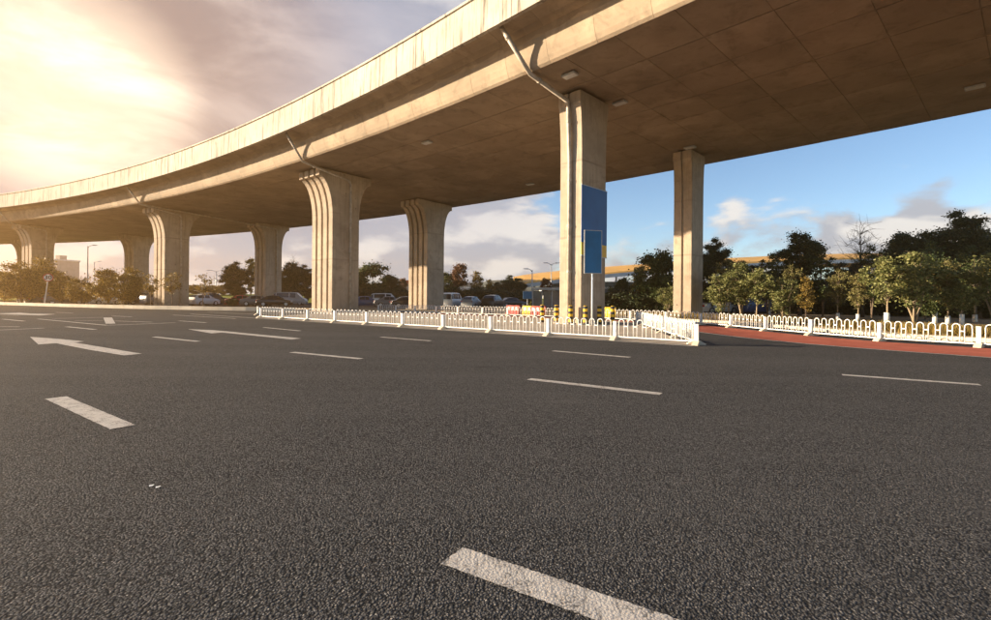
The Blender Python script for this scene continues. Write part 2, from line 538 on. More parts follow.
# ------------------------------------------------------------------ ground
terr = MB()
N = 48
ring = [0, 60, 120, 200, 300]
vs_ = [(0, 0, -0.012)]
for r in ring[1:]:
    for k in range(N):
        a = 2 * math.pi * k / N
        vs_.append((r * math.cos(a), r * math.sin(a), -0.012))
fs_ = [(0, 1 + k, 1 + (k + 1) % N) for k in range(N)]
for i in range(len(ring) - 2):
    for k in range(N):
        b0, b1 = 1 + i * N, 1 + (i + 1) * N
        fs_.append((b0 + k, b1 + k, b1 + (k + 1) % N, b0 + (k + 1) % N))
terr.face_solid(vs_, fs_)
struct(sheet_up(terr.build('terrain', 'terrain')))
road = struct(sheet_up(sheet('road', [(-190, -45), (70, -45), (70, 58), (30, 92), (-60, 112), (-190, 125)], 0.0, 'asphalt')))

# fence lines (front of the median, nose of the median, far side of the red path)
RD = Vector((math.cos(R(-36)), math.sin(R(-36)), 0))          # direction of the road
corner = G(697, 345)
front_pts = [corner]
for px in (617.5, 552.5, 497.5, 450.5, 410.5, 375, 343, 314, 288, 264.4):
    front_pts.append(None)
ANG = R(143)
SPF = 2.57
for k in range(1, 11):
    front_pts[k] = corner + Vector((math.cos(ANG), math.sin(ANG), 0)) * SPF * k
nose_pts = [corner + Vector((0.02, 0.12, 0))] + [corner + (Vector((7.75, 26.4, 0)) - corner) * (k / 5) for k in range(1, 6)]
right_ctrl = [Vector(p) for p in ((17.2, 10.2, 0), (14.6, 13.9, 0), (13.2, 15.7, 0), (12.35, 17.6, 0), (11.9, 20.2, 0), (11.5, 23.2, 0), (10.9, 26.0, 0), (9.2, 28.9, 0),
              (6.4, 31.9, 0), (1.1, 36.0, 0), (-5.6, 40.9, 0), (-12.2, 45.7, 0))]
def resample(ctrl, step):
    # Catmull-Rom through the control points, then equal steps
    c = [ctrl[0] * 2 - ctrl[1]] + list(ctrl) + [ctrl[-1] * 2 - ctrl[-2]]
    fine = []
    for i in range(1, len(c) - 2):
        for t in np.linspace(0, 1, 40, endpoint=False):
            p0, p1, p2, p3 = c[i - 1], c[i], c[i + 1], c[i + 2]
            fine.append(0.5 * ((2 * p1) + (p2 - p0) * t + (2 * p0 - 5 * p1 + 4 * p2 - p3) * t * t + (3 * p1 - p0 - 3 * p2 + p3) * t ** 3))
    fine.append(c[-2])
    out, acc = [fine[0]], 0.0
    for a, b in zip(fine, fine[1:]):
        seg = (b - a).length
        while acc + seg >= step:
            a = a + (b - a) * ((step - acc) / seg)
            seg = (b - a).length
            acc = 0.0
            out.append(a.copy())
        acc += seg
    return out
right_pts = resample(right_ctrl, 2.45)
jr = random.Random(12)
front_pts = [p + Vector((jr.uniform(-0.03, 0.03), jr.uniform(-0.04, 0.04), 0)) if 0 < i else p for i, p in enumerate(front_pts)]
right_pts = [p + Vector((jr.uniform(-0.035, 0.035), jr.uniform(-0.035, 0.035), 0)) for p in right_pts]
def offset_line(pts, d):
    out = []
    for i, p in enumerate(pts):
        t = (pts[min(i + 1, len(pts) - 1)] - pts[max(i - 1, 0)]).normalized()
        out.append(p + Vector((t.y, -t.x, 0)) * d)
    return out
def strip(name, a, b, z, mat, parent=None):
    mb = MB()
    n = len(a)
    mb.face_solid([(p.x, p.y, z) for p in a] + [(p.x, p.y, z) for p in b], [(i, i + 1, n + i + 1, n + i) for i in range(n - 1)])
    return sheet_up(mb.build(name, mat, parent))
smooth_right = resample([Vector((27, -4, 0)), Vector((21.5, 4, 0))] + right_ctrl, 0.8)
# going away from the camera along the fence, its right side is the tree side
struct(strip('cycle_path', offset_line(smooth_right, -0.30), offset_line(smooth_right, -3.35), 0.008, 'redpath'))
edge = offset_line(smooth_right, -3.42), offset_line(smooth_right, -3.55)
struct(strip('path_edge_line', *edge, 0.008, 'paint', road))
def kerb_run(name, pts, w, h, mat, parent=None):
    """kerb stones along a polyline, each a stone of its own"""
    for i in range(len(pts) - 1):
        a, b = pts[i], pts[i + 1]
        d = b - a
        L = d.length
        mb = MB().box((0.006, -w / 2, 0), (L - 0.006, w / 2, h + random.uniform(-0.006, 0.006)))
        mb.build('kerb_stone', mat, parent, bevel=0.015, loc=a, rz=math.atan2(d.y, d.x))
random.seed(4)
verge_edge = offset_line(smooth_right, 2.5)
verge = struct(strip('verge', verge_edge, offset_line(smooth_right, 4.2), 0.10, 'verge'))
bed_out = [Vector((90, -10, 0)), Vector((90, 60, 0)), Vector((40, 74, 0)), Vector((10, 74, 0))]
vb = [p for p in offset_line(smooth_right, 4.15) if p.y < 40]
bed = MB()
bed.face_solid([(p.x, p.y, 0.09) for p in vb + [Vector((8, 62, 0)), Vector((45, 62, 0)), Vector((85, 40, 0)), Vector((85, -4, 0))]], [tuple(range(len(vb) + 4))])
bed_o = struct(sheet_up(bed.build('planting_bed', 'soil')))
kerb_run('kerb', [p for p in resample(verge_edge, 1.0) if p.y < 34], 0.16, 0.15, 'kerb', verge)

# paving of the median under the viaduct
in_front = [p + Vector((-0.35, -0.47, 0)) * 0.4 for p in front_pts]
med = [Vector((p.x, p.y, 0)) for p in in_front] + [Vector((-14.5, 43.0, 0)), Vector((-12.5, 44.5, 0)), Vector((0.2, 35.2, 0)), Vector((6, 31, 0)), Vector((7.9, 28.2, 0)), Vector((7.75, 26.4, 0))]
struct(sheet_up(sheet('median_paving', med, 0.012, 'paving')))
# pale worn line along the foot of the front fence
a_ = [p + Vector((-0.30, -0.40, 0)) * 0.9 for p in front_pts]
b_ = [p + Vector((-0.30, -0.40, 0)) * 1.25 for p in front_pts]
a_.append(a_[-1] + (a_[-1] - a_[0]).normalized() * 9)
b_.append(b_[-1] + (b_[-1] - b_[0]).normalized() * 9)
struct(strip('edge_line', a_, b_, 0.016, 'paint', road))

# island with kerb on the left
isl_front = [Vector(p) for p in ((-130, 93, 0), (-90, 74.5, 0), (-61, 59.6, 0), (-40.8, 49.6, 0), (-30, 45.6, 0), (-22.3, 43.6, 0), (-17, 43.4, 0))]
isl = resample(isl_front, 1.5)
isl_back = [p + Vector((2.6, 5.4, 0)) for p in isl]
island = MB()
n_ = len(isl)
island.face_solid([(p.x, p.y, 0.16) for p in isl] + [(p.x, p.y, 0.16) for p in isl_back], [(i, i + 1, n_ + i + 1, n_ + i) for i in range(n_ - 1)])
isl_o = struct(sheet_up(island.build('traffic_island', 'verge')))
kerb_run('kerb', isl, 0.5, 0.34, 'kerb', isl_o)
kb = MB()
kb.face_solid([(p.x, p.y, 0.0) for p in isl_back] + [(p.x, p.y, 0.16) for p in isl_back], [(i, i + 1, n_ + i + 1, n_ + i) for i in range(n_ - 1)])
kb.build('island_back_kerb', 'kerb', isl_o)

# grass bank beyond the car park
bank = MB()
bx = np.linspace(-190, 22, 54)
prof = [(0, 0), (2.5, 0.55), (5, 1.15), (8, 1.55), (14, 1.75), (26, 1.6), (40, 0.0)]
rng = random.Random(8)
vv = []
for x in bx:
    y0 = 96 - 0.10 * x + rng.uniform(-0.5, 0.5)
    for (dy_, z_) in prof:
        vv.append((x, y0 + dy_, z_ * (1 + rng.uniform(-0.06, 0.06)) - (0.02 if z_ == 0 else 0)))
np_ = len(prof)
bank.face_solid(vv, [(i * np_ + j, (i + 1) * np_ + j, (i + 1) * np_ + j + 1, i * np_ + j + 1) for i in range(len(bx) - 1) for j in range(np_ - 1)])
struct(bank.build('grass_bank', 'grass', smooth=True))

# low hills on the skyline
hl = MB()
xs = np.linspace(-150, 150, 90)
vv = []
for i, x in enumerate(xs):
    h = (6 + 3.5 * math.sin(x * 0.024 + 1) + 2.0 * math.sin(x * 0.07) + 0.9 * math.sin(x * 0.2 + 2) + 3.5 * math.exp(-((x + 40) / 45) ** 2)) * (1 - (x / 152) ** 2) ** 0.5
    for k, (yy, zz) in enumerate(((245, -1), (255, 0.55), (265, 1.0), (275, 0.6), (285, -1))):
        vv.append((x, yy - 0.0018 * x * x + 3 * math.sin(x * 0.05 + k), zz * h if zz > 0 else -1))
hl.face_solid(vv, [(i * 5 + j, (i + 1) * 5 + j, (i + 1) * 5 + j + 1, i * 5 + j + 1) for i in range(len(xs) - 1) for j in range(4)])
struct(hl.build('hills', 'hill', smooth=True))

# ------------------------------------------------------------------ painted markings
def mark_line(x0, y0, x1, y1, w=0.15, name='lane_dash'):
    a, b = G(x0, y0), G(x1, y1)
    d = b - a
    L = d.length
    if a.y < 9:
        rj = random.Random(int(x0 * 7 + y0))
        m = int(L / 0.013)
        jit = lambda: rj.gauss(0, 0.0022)
        lo = [(L * i / m, -w / 2 + jit(), 0) for i in range(m + 1)]
        hi = [(L * i / m, w / 2 + jit(), 0) for i in range(m, -1, -1)]
        e1 = [(L + jit(), -w / 2 + w * i / 14, 0) for i in range(1, 14)]
        e0 = [(jit(), w / 2 - w * i / 14, 0) for i in range(1, 14)]
        ring_ = lo + e1 + hi + e0
        mb = MB().face_solid(ring_, [tuple(range(len(ring_)))])
    else:
        mb = MB().face_solid([(0, -w / 2, 0), (L, -w / 2, 0), (L, w / 2, 0), (0, w / 2, 0)], [(0, 1, 2, 3)])
    o = mb.build(name, 'paint', road, loc=(a.x, a.y, 0.005), rz=math.atan2(d.y, d.x))
    return o
def mark_poly(pts, name='lane_arrow'):
    P = [G(*p) for p in pts]
    c = sum(P, Vector()) / len(P)
    mb = MB().face_solid([(p.x - c.x, p.y - c.y, 0) for p in P], [tuple(range(len(P)))])
    o = sheet_up(mb.build(name, 'paint', road, loc=(c.x, c.y, 0.005)))
    return o
for q in ((529, 379.2, 661, 394.2), (842, 375, 980, 385), (553, 351, 630, 357.5), (381, 337.2, 431, 341), (292, 352.4, 361, 359),
          (264, 327.5, 300, 331), (154, 337, 198, 341.6), (179, 320.9, 206, 322.7), (66.6, 326.8, 95, 329.6), (2.5, 319.2, 24, 321.2), (-60, 322.5, -38, 324.5)):
    mark_line(*q, w=0.17)
mark_line(56, 398, 123, 427.5, w=0.21)
mark_line(452, 556, 760, 664, w=0.19)
for q in ((38, 319, 107, 325.4), (107, 325.4, 175, 322.8), (52, 318.7, 103, 317.4), (75, 320.6, 103, 320.5), (115, 321, 152, 322.2),
          (0, 326.7, 19, 326.8), (-40, 331.8, 44, 328.2), (112, 316, 132, 316.9), (55.5, 312.3, 73, 313.2), (173, 315, 236, 318.6), (208, 312, 262, 314.8), (-30, 314.6, 20, 315.6)):
    mark_line(*q, w=0.15, name='marking_line')
mark_poly([(103.3, 317.6), (112, 317.6), (115.4, 323.6), (105.7, 323.8)], 'marking_block')
mark_poly([(30, 337), (60, 339.2), (84.4, 341.6), (73.8, 342.6), (100, 347.0), (132.4, 352.4), (142, 353.8), (124, 355.6), (90, 350.0), (66, 345.4), (56.6, 343.4), (38.3, 344.6)])
mark_poly([(188, 329.3), (212, 330.2), (225, 331.3), (260, 334.8), (292, 337.6), (301, 338.6), (291.5, 339.6), (255, 335.9), (222, 332.6), (211.5, 333.5)])
mark_poly([(-8, 313.6), (20, 312.8), (30, 313.6), (56, 314.2), (40, 315.4), (14, 314.6)])

# ------------------------------------------------------------------ viaduct
AC = Vector((-158.4, -139.0, 0))
R_TIP, R_NEAR, R_FAR = 225.9, 227.95, 249.95
Z_SOF, Z_TIP, Z_PAR = 12.35, 14.15, 15.9
def polar(r, th, z=0.0):
    return Vector((AC.x + r * math.cos(th), AC.y + r * math.sin(th), z))
via = empty('viaduct', polar(239, R(52)), 'broad curving concrete road viaduct with a pale parapet crossing overhead', 'viaduct')
def vpart(name, me, r, th, z):
    o = link(name, me, via, polar(r, th, z) - via.location, th)
    return o
STEP = R(0.65)
T0, T1 = R(30), R(97)
def arc_panel(r0, r1, z0, z1, step, gap, ref):
    """closed slab between two radii over one angular step, in local (radial, tangential) axes around radius ref"""
    mb = MB()
    K = 3
    vs_, fs = [], []
    for k in range(K + 1):
        a = (-step / 2) + step * k / K
        g = gap if k == 0 else -gap if k == K else 0
        for (r, z) in ((r0, z0), (r1, z0), (r1, z1), (r0, z1)):
            vs_.append((r * math.cos(a) - ref, r * math.sin(a) + g, z))
    for k in range(K):
        for j in range(4):
            fs.append((k * 4 + j, k * 4 + (j + 1) % 4, (k + 1) * 4 + (j + 1) % 4, (k + 1) * 4 + j))
    fs += [(0, 1, 2, 3), tuple(K * 4 + j for j in (3, 2, 1, 0))]
    return mb.face_solid(vs_, fs)
def arc_profile(prof, step, gap, ref, K=3):
    mb = MB()
    n = len(prof)
    vs_, fs = [], []
    for k in range(K + 1):
        a = (-step / 2) + step * k / K
        g = gap if k == 0 else -gap if k == K else 0
        vs_ += [(r * math.cos(a) - ref, r * math.sin(a) + g, z) for r, z in prof]
    for k in range(K):
        for j in range(n):
            fs.append((k * n + j, k * n + (j + 1) % n, (k + 1) * n + (j + 1) % n, (k + 1) * n + j))
    fs += [tuple(range(n)), tuple(K * n + j for j in range(n - 1, -1, -1))]
    return mb.face_solid(vs_, fs)
def arc_sweep(prof, t0, t1, K):
    mb = MB()
    n = len(prof)
    vs_, fs = [], []
    for k in range(K + 1):
        a = t0 + (t1 - t0) * k / K
        for r, z in prof:
            p = polar(r, a, z) - via.location
            vs_.append((p.x, p.y, p.z))
    for k in range(K):
        for j in range(n):
            fs.append((k * n + j, k * n + (j + 1) % n, (k + 1) * n + (j + 1) % n, (k + 1) * n + j))
    fs += [tuple(range(n)), tuple(K * n + j for j in range(n - 1, -1, -1))]
    return mb.face_solid(vs_, fs)
# the slab behind the panels
core = [(R_NEAR + 0.02, Z_SOF + 0.035), (R_FAR, Z_SOF + 0.035), (R_FAR + 0.5, Z_SOF + 0.9), (R_FAR + 1.2, Z_SOF + 1.5), (R_FAR + 2.05, Z_TIP),
        (R_FAR + 2.05, Z_TIP + 0.3), (R_TIP + 0.10, Z_TIP + 0.3), (R_TIP + 0.10, Z_TIP + 0.06), (R_TIP + 1.3, Z_SOF + 1.80), (R_NEAR - 0.2, Z_SOF + 0.75)]
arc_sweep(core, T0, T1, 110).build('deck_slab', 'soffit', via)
# far parapet
arc_sweep([(R_FAR + 1.9, Z_TIP + 0.1), (R_FAR + 2.15, Z_TIP + 0.1), (R_FAR + 2.15, Z_PAR), (R_FAR + 1.9, Z_PAR)], T0, T1, 110).build('far_parapet', 'parapet', via)
ROWS = 8
rw = (R_FAR - R_NEAR) / ROWS
row_me = []
for j in range(ROWS):
    rc = R_NEAR + rw * (j + 0.5)
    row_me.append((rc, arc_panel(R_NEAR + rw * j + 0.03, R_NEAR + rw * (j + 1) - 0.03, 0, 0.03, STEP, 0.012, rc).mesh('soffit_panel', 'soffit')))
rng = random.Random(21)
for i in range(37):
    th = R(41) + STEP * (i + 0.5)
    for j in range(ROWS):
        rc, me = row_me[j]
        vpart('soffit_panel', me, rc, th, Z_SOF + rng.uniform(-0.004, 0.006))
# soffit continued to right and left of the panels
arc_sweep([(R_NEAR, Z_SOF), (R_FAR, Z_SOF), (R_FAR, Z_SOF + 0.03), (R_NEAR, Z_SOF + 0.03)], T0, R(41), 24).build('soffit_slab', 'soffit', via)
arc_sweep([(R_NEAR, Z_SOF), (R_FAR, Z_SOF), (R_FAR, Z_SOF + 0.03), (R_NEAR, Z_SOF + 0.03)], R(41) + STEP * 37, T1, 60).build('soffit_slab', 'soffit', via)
# curved flank under the near edge
web = [(0.02, 1.80), (0.70, 1.78), (1.18, 1.70), (1.46, 1.50), (1.60, 1.22), (1.68, 0.90), (1.75, 0.58), (1.84, 0.30), (1.94, 0.10), (2.06, 0.0),
       (2.10, 0.03), (1.98, 0.7), (1.78, 1.4), (1.3, 1.88), (0.06, 1.92)]
web_me = arc_profile([(R_TIP + u, z) for u, z in web], STEP, 0.007, R_TIP).mesh('web_panel', 'web')
par_me = arc_profile([(R_TIP - 0.02, -0.22), (R_TIP + 0.20, -0.22), (R_TIP + 0.22, 1.62), (R_TIP + 0.02, 1.62)], STEP, 0.006, R_TIP).mesh('parapet_panel', 'parapet')
for i in range(int((R(92) - R(36)) / STEP)):
    th = R(36) + STEP * (i + 0.5)
    vpart('web_panel', web_me, R_TIP, th, Z_SOF + rng.uniform(-0.004, 0.004))
    vpart('parapet_panel', par_me, R_TIP + rng.uniform(-0.006, 0.006), th, Z_TIP)
arc_sweep([(R_TIP - 0.07, Z_PAR - 0.13), (R_TIP + 0.28, Z_PAR - 0.13), (R_TIP + 0.26, Z_PAR), (R_TIP - 0.05, Z_PAR)], T0, T1, 110).build('coping', 'parapet', via)
# lamps under the soffit
def soffit_lamp(x, y):
    p = G(x, y, Z_SOF)
    th = math.atan2(p.y - AC.y, p.x - AC.x)
    b = MB().box((-0.22, -0.38, -0.16), (0.22, 0.38, -0.05)).box((-0.06, -0.06, -0.05), (0.06, 0.06, 0.02)).build('soffit_lamp', 'steel', via, bevel=0.02, loc=p - via.location, rz=th)
    MB().box((-0.18, -0.33, -0.168), (0.18, 0.33, -0.161)).build('lamp_lens', 'lamp_w', b)
for q in ((427, 141), (530, 183), (975, 85), (570, 73), (620, 101), (690, 146)):
    soffit_lamp(*q)

# ------------------------------------------------------------------ pillars
def pillar(th_deg, r_c, L, Wd, flare, ribs, label, pipe=None, z_extra=0.0):
    th = R(th_deg)
    o = empty('viaduct_pillar', polar(r_c, th, 0), label, 'pillar', th, 'flared concrete pillars carrying the viaduct')
    H = Z_SOF - 0.16
    def prof(inset, fl):
        hw = L / 2 - inset
        pts = [(hw, 0.0), (hw, H - 3.9)]
        for k in range(1, 9):
            a = k / 8 * math.pi / 2
            pts.append((hw + fl * (1 - math.cos(a)), H - 3.9 + 3.3 * math.sin(a) ** 1.0))
        pts.append((hw + fl, H))
        return pts + [(-x, z) for x, z in reversed(pts)]
    if ribs == 1:
        # two halves with a slot between them
        for s in (-1, 1):
            MB().prism(prof(0, flare), s * 0.07, s * Wd / 2, 'y').build('rib', 'pillar', o, bevel=0.03)
        MB().prism(prof(0.10, flare), -Wd / 2 + 0.01, Wd / 2 - 0.01, 'y').build('shaft', 'pillar', o)
    else:
        g = 0.27
        w = (Wd - g * (ribs - 1)) / ribs
        for k in range(ribs):
            y0 = -Wd / 2 + k * (w + g)
            MB().prism(prof(0, flare), y0, y0 + w, 'y').build('rib', 'pillar', o, bevel=0.03)
        MB().prism(prof(0.34, flare), -Wd / 2 + 0.01, Wd / 2 - 0.01, 'y').build('shaft', 'pillar', o)
    # bearings between pillar and deck
    for s in (-1, 1):
        MB().box((s * (L / 2 - 0.35) - 0.32, -0.35, H + 0.002), (s * (L / 2 - 0.35) + 0.32, 0.35, H + 0.158)).build('bearing', 'dark', o)
    MB().box((-L / 2 - 0.25, -Wd / 2 - 0.25, 0.0), (L / 2 + 0.25, Wd / 2 + 0.25, 0.07)).build('footing', 'paving', o, bevel=0.02)
    if pipe:
        pts, rad = pipe
        d = MB().tube(pts, rad, 10).build('drain_pipe', 'galv', o, smooth=True)
        for a, b in zip(pts, pts[1:]):
            a, b = Vector(a), Vector(b)
            n = max(1, int((b - a).length / 2.6))
            for k in range(n + (1 if n > 1 else 0)):
                t = (k + 0.35) / (n + 0.5)
                c = a.lerp(b, t)
                e = (b - a).normalized() * 0.06
                MB().tube([c - e, c + e], rad * 1.22, 10).build('pipe_collar', 'galv', d)
    return o
# in pillar axes: x radial (towards the far side), y along the deck (towards the left), z up
def pipe_front(L, Wd, rc, off=0.35):
    """down the face that looks back along the deck"""
    yf = -Wd / 2 - 0.10
    xt = R_TIP - rc
    return [(xt + 0.45, yf - 0.50, Z_SOF + 1.72), (xt + 1.98, yf - 0.32, Z_SOF - 0.14), (-0.15 + off, yf - 0.03, Z_SOF - 0.75),
            (0.05 + off, yf, Z_SOF - 1.1), (0.05 + off, yf, 0.0)]
def pipe_side(L, rc):
    """down the sunlit flank in the slot"""
    xt = R_TIP - rc
    xs_ = -L / 2 - 0.06
    return [(xt + 0.40, 0.60, Z_SOF + 1.72), (xt + 1.96, 0.12, Z_SOF - 0.14), (xs_ - 0.34, 0.0, Z_SOF - 0.62), (xs_ - 0.22, 0, Z_SOF - 1.0),
            (xs_ - 0.05, 0, Z_SOF - 3.9), (xs_ - 0.05, 0, 0)]
RCN, RCF = 232.25, 245.9
pA = pillar(45.37, RCN, 2.3, 1.4, 0.22, 1, 'concrete viaduct pillar carrying the large blue and yellow banner', (pipe_side(2.3, RCN), 0.115))
pa = pillar(45.35, RCF, 2.1, 1.35, 0.22, 1, 'slim slotted concrete pillar right of the banner pillar, in front of the trees')
pB = pillar(51.7, RCN, 2.7, 3.2, 1.3, 4, 'thick ribbed pillar with sunlit curved ribs and a drain pipe down its face', (pipe_front(2.7, 3.2, RCN), 0.10))
pb = pillar(52.3, RCF, 2.7, 3.0, 1.3, 4, 'ribbed pillar with a wide flared head, next right of the sunlit ribbed pillar, shaded halfway down')
pC = pillar(59.85, RCN, 2.9, 2.7, 1.3, 3, 'ribbed pillar behind the parked cars, second near-side pillar from the left edge', (pipe_front(2.9, 2.7, RCN), 0.10))
pc = pillar(59.85, RCF, 2.7, 2.7, 1.3, 3, 'far-side flared pillar between the dark round trees, left of the sunlit ribbed pillar', (pipe_front(2.7, 2.7, RCF), 0.09))
pD = pillar(68.6, RCN, 2.9, 2.7, 1.3, 3, 'near-side pillar behind the leafy shrubs at the left, above the speed sign', (pipe_front(2.9, 2.7, RCN), 0.10))
pd = pillar(68.1, RCF, 2.7, 2.7, 1.3, 3, 'far-side flared pillar with both sides of its head showing, above the leafy shrubs at left')
pE = pillar(75.0, RCN, 2.9, 2.7, 1.3, 3, 'near-side pillar beyond the left edge of the picture')
pe = pillar(75.3, RCF, 2.7, 2.7, 1.3, 3, 'farthest viaduct pillar at the extreme left, half hidden by shrubs')

# banner on pillar A: on the face that looks back along the deck
def on_pillar(o, name, x0, x1, z0, z1, y, mat, parent=None, th=0.03):
    b = MB().box((x0, y - th, z0), (x1, y, z1))
    return b.build(name, mat, parent, bevel=0.006)
yA = -0.7
ban = empty('banner', pA.location + Vector((0, 0, 0)), 'tall blue banner with a yellow foot band fixed to the pillar', 'banner', R(45.37))
on_pillar(pA, 'blue_field', -1.22, 1.22, 4.30, 7.28, yA - 0.012, 'blue', ban)
on_pillar(pA, 'yellow_band', -1.22, 1.22, 3.63, 4.296, yA - 0.012, 'yellow', ban)
for z in (3.61, 7.30):
    MB().box((-1.24, yA - 0.05, z - 0.02), (1.24, yA - 0.008, z + 0.02)).build('batten', 'steel', ban)

# ------------------------------------------------------------------ fences
POST_H, ARCH_H = 0.60, 0.68
bar = 0.016
def arch_mesh(pitch):
    w = pitch * 0.60
    mb = MB()
    pts = [(-w / 2, 0, 0.13), (-w / 2, 0, ARCH_H - w / 2)]
    for k in range(1, 8):
        a = math.pi - math.pi * k / 8
        pts.append((math.cos(a) * w / 2, 0, ARCH_H - w / 2 + math.sin(a) * w / 2))
    pts += [(w / 2, 0, ARCH_H - w / 2), (w / 2, 0, 0.13)]
    mb.tube(pts, bar, 6)
    return mb.mesh('arch', 'white', True)
def link_mesh(pitch):
    w = pitch * 0.40
    return MB().box((-w / 2 + 0.012, -0.014, 0.44), (w / 2 - 0.012, 0.014, 0.475)).mesh('link_bar', 'white')
def post_meshes():
    mb = MB().box((-0.05, -0.05, 0.0), (0.05, 0.05, POST_H)).box((-0.057, -0.057, POST_H), (0.057, 0.057, POST_H + 0.02))
    ft = MB().prism([(-0.26, 0.0), (0.26, 0.0), (0.26, 0.03), (0.10, 0.13), (-0.10, 0.13), (-0.26, 0.03)], -0.085, 0.085, 'x')
    return mb.mesh('post', 'white'), ft.mesh('post_foot', 'kerb')
POST_ME, FOOT_ME = post_meshes()
def fence(name, pts, n_arch, label):
    o = empty(name, pts[0], label, 'fence', 0, 'white arched road fences')
    for i, p in enumerate(pts):
        t = pts[min(i + 1, len(pts) - 1)] - pts[max(i - 1, 0)]
        a = math.atan2(t.y, t.x)
        po = link('post', POST_ME, o, p - pts[0], a)
        po.rotation_euler[0] = jr.uniform(-0.022, 0.022)
        po.rotation_euler[1] = jr.uniform(-0.018, 0.018)
        link('post_foot', FOOT_ME, po, None, 0)
    for i in range(len(pts) - 1):
        a, b = pts[i], pts[i + 1]
        d = b - a
        L = d.length
        rz = math.atan2(d.y, d.x)
        pitch = (L - 0.16) / n_arch
        am, lm = arch_mesh(pitch), link_mesh(pitch)
        r = MB().box((0.05, -0.019, 0.09), (L - 0.05, 0.019, 0.13)).build('rail', 'white', o, loc=a - pts[0], rz=rz)
        for k in range(n_arch):
            x = 0.08 + pitch * (k + 0.5)
            ar = link('arch', am, r, (x + jr.uniform(-0.006, 0.006), 0, 0))
            ar.rotation_euler[0] = jr.gauss(0, 0.012)
            if k:
                link('link_bar', lm, r, (x - pitch / 2, 0, 0))
    return o
fence('road_fence', front_pts, 8, 'long white arched fence along the road edge in front of the banner pillar')
fence('road_fence', nose_pts, 8, 'short white arched fence running back from the corner post of the median')
fence('road_fence', right_pts, 8, 'white arched fence beside the red cycle path, curving away under the viaduct')
# one loose foot-standing post left of the front fence
lp = empty('fence_post', G(258.0, 315.0), 'lone short white post on a dark foot beside the left end of the fence', 'post', ANG)
link('post', POST_ME, lp)
link('post_foot', FOOT_ME, lp)

# ------------------------------------------------------------------ bollards, boards, barriers
def bollard(x, y, label):
    p = G(x, y)
    o = empty('bollard', p, label, 'bollard', 0, 'striped bollards round the banner pillar')
    seg = 0.97 / 7
    for k in range(7):
        MB().tube([(0, 0, k * seg), (0, 0, (k + 1) * seg - 0.002)], 0.115, 14).build('stripe', 'yellow' if k % 2 else 'black', o)
    MB().tube([(0, 0, 0.968), (0, 0, 0.985), (0, 0, 1.0)], [0.115, 0.10, 0.05], 14).build('cap', 'yellow', o)
    MB().tube([(0, 0, 0), (0, 0, 0.02)], 0.17, 14).build('base_plate', 'dark', o)
for (x, y, l) in ((542, 322.5, 'striped yellow and black bollard farthest left of the six by the banner pillar'),
                  (556.2, 323, 'striped bollard standing just left of the banner pillar, second of six'),
                  (570.5, 324.5, 'striped bollard in front of the drain pipe of the banner pillar'),
                  (585.3, 325, 'striped bollard beside the white pole of the blue board'),
                  (599.3, 324.5, 'striped bollard right of the board pole, fifth of six from the left'),
                  (612.4, 325, 'striped bollard farthest right of the six, beside the yellow barrier')):
    bollard(x, y, l)

bp = G(592, 325.5)
brd = empty('sign_board', bp, 'blank blue upright board on a thin white pole before the banner pillar', 'sign', R(12))
s_ = bp.y / F
MB().tube([(0, 0, 0), (0, 0, 2.75)], 0.045, 10).build('pole', 'white', brd, smooth=True)
zb, zt = TOPZ(591, 273, bp.y), TOPZ(591, 231, bp.y)
MB().box((-0.44, -0.075, zb), (0.44, -0.045, zt)).build('panel', 'blue2', brd)
for lo, hi in (((-0.475, -0.085, zb - 0.035), (-0.44, -0.04, zt + 0.035)), ((0.44, -0.085, zb - 0.035), (0.475, -0.04, zt + 0.035)),
               ((-0.44, -0.085, zb - 0.035), (0.44, -0.04, zb)), ((-0.44, -0.085, zt), (0.44, -0.04, zt + 0.035))):
    MB().box(lo, hi).build('frame_bar', 'steel', brd)
MB().tube([(0, 0.012, 2.70), (0, 0.012, zt - 0.2)], 0.04, 8).build('mast', 'steel', brd)

def barrier(x, Y, mat, label, rz=R(-36), band=True):
    p = AT(x, Y)
    o = empty('water_barrier', p, label, 'barrier', rz, 'plastic road barriers under the viaduct')
    MB().prism([(-0.24, 0.0), (0.24, 0.0), (0.24, 0.12), (0.12, 0.34), (0.09, 0.78), (-0.09, 0.78), (-0.12, 0.34), (-0.24, 0.12)], -0.62, 0.62, 'x').build('body', mat, o, bevel=0.03)
    if band:
        for k in (-0.36, 0.0, 0.36):
            MB().box((k - 0.09, -0.128, 0.42), (k + 0.09, -0.108, 0.66)).build('reflector_panel', 'signface', o)
    for k in (-0.3, 0.3):
        MB().tube([(k, 0, 0.779), (k, 0, 0.83)], 0.05, 8).build('filler_cap', 'dark', o)
barrier(513.5, 38.0, 'red', 'red plastic barrier with pale panels left of the yellow barrier')
barrier(530, 36.5, 'yellow', 'yellow plastic barrier left of the striped bollards')
barrier(538.5, 35.0, 'red', 'red plastic barrier directly behind the leftmost striped bollard')
barrier(607.5, 33.0, 'yellow', 'yellow plastic barrier at the right of the banner pillar', band=False)

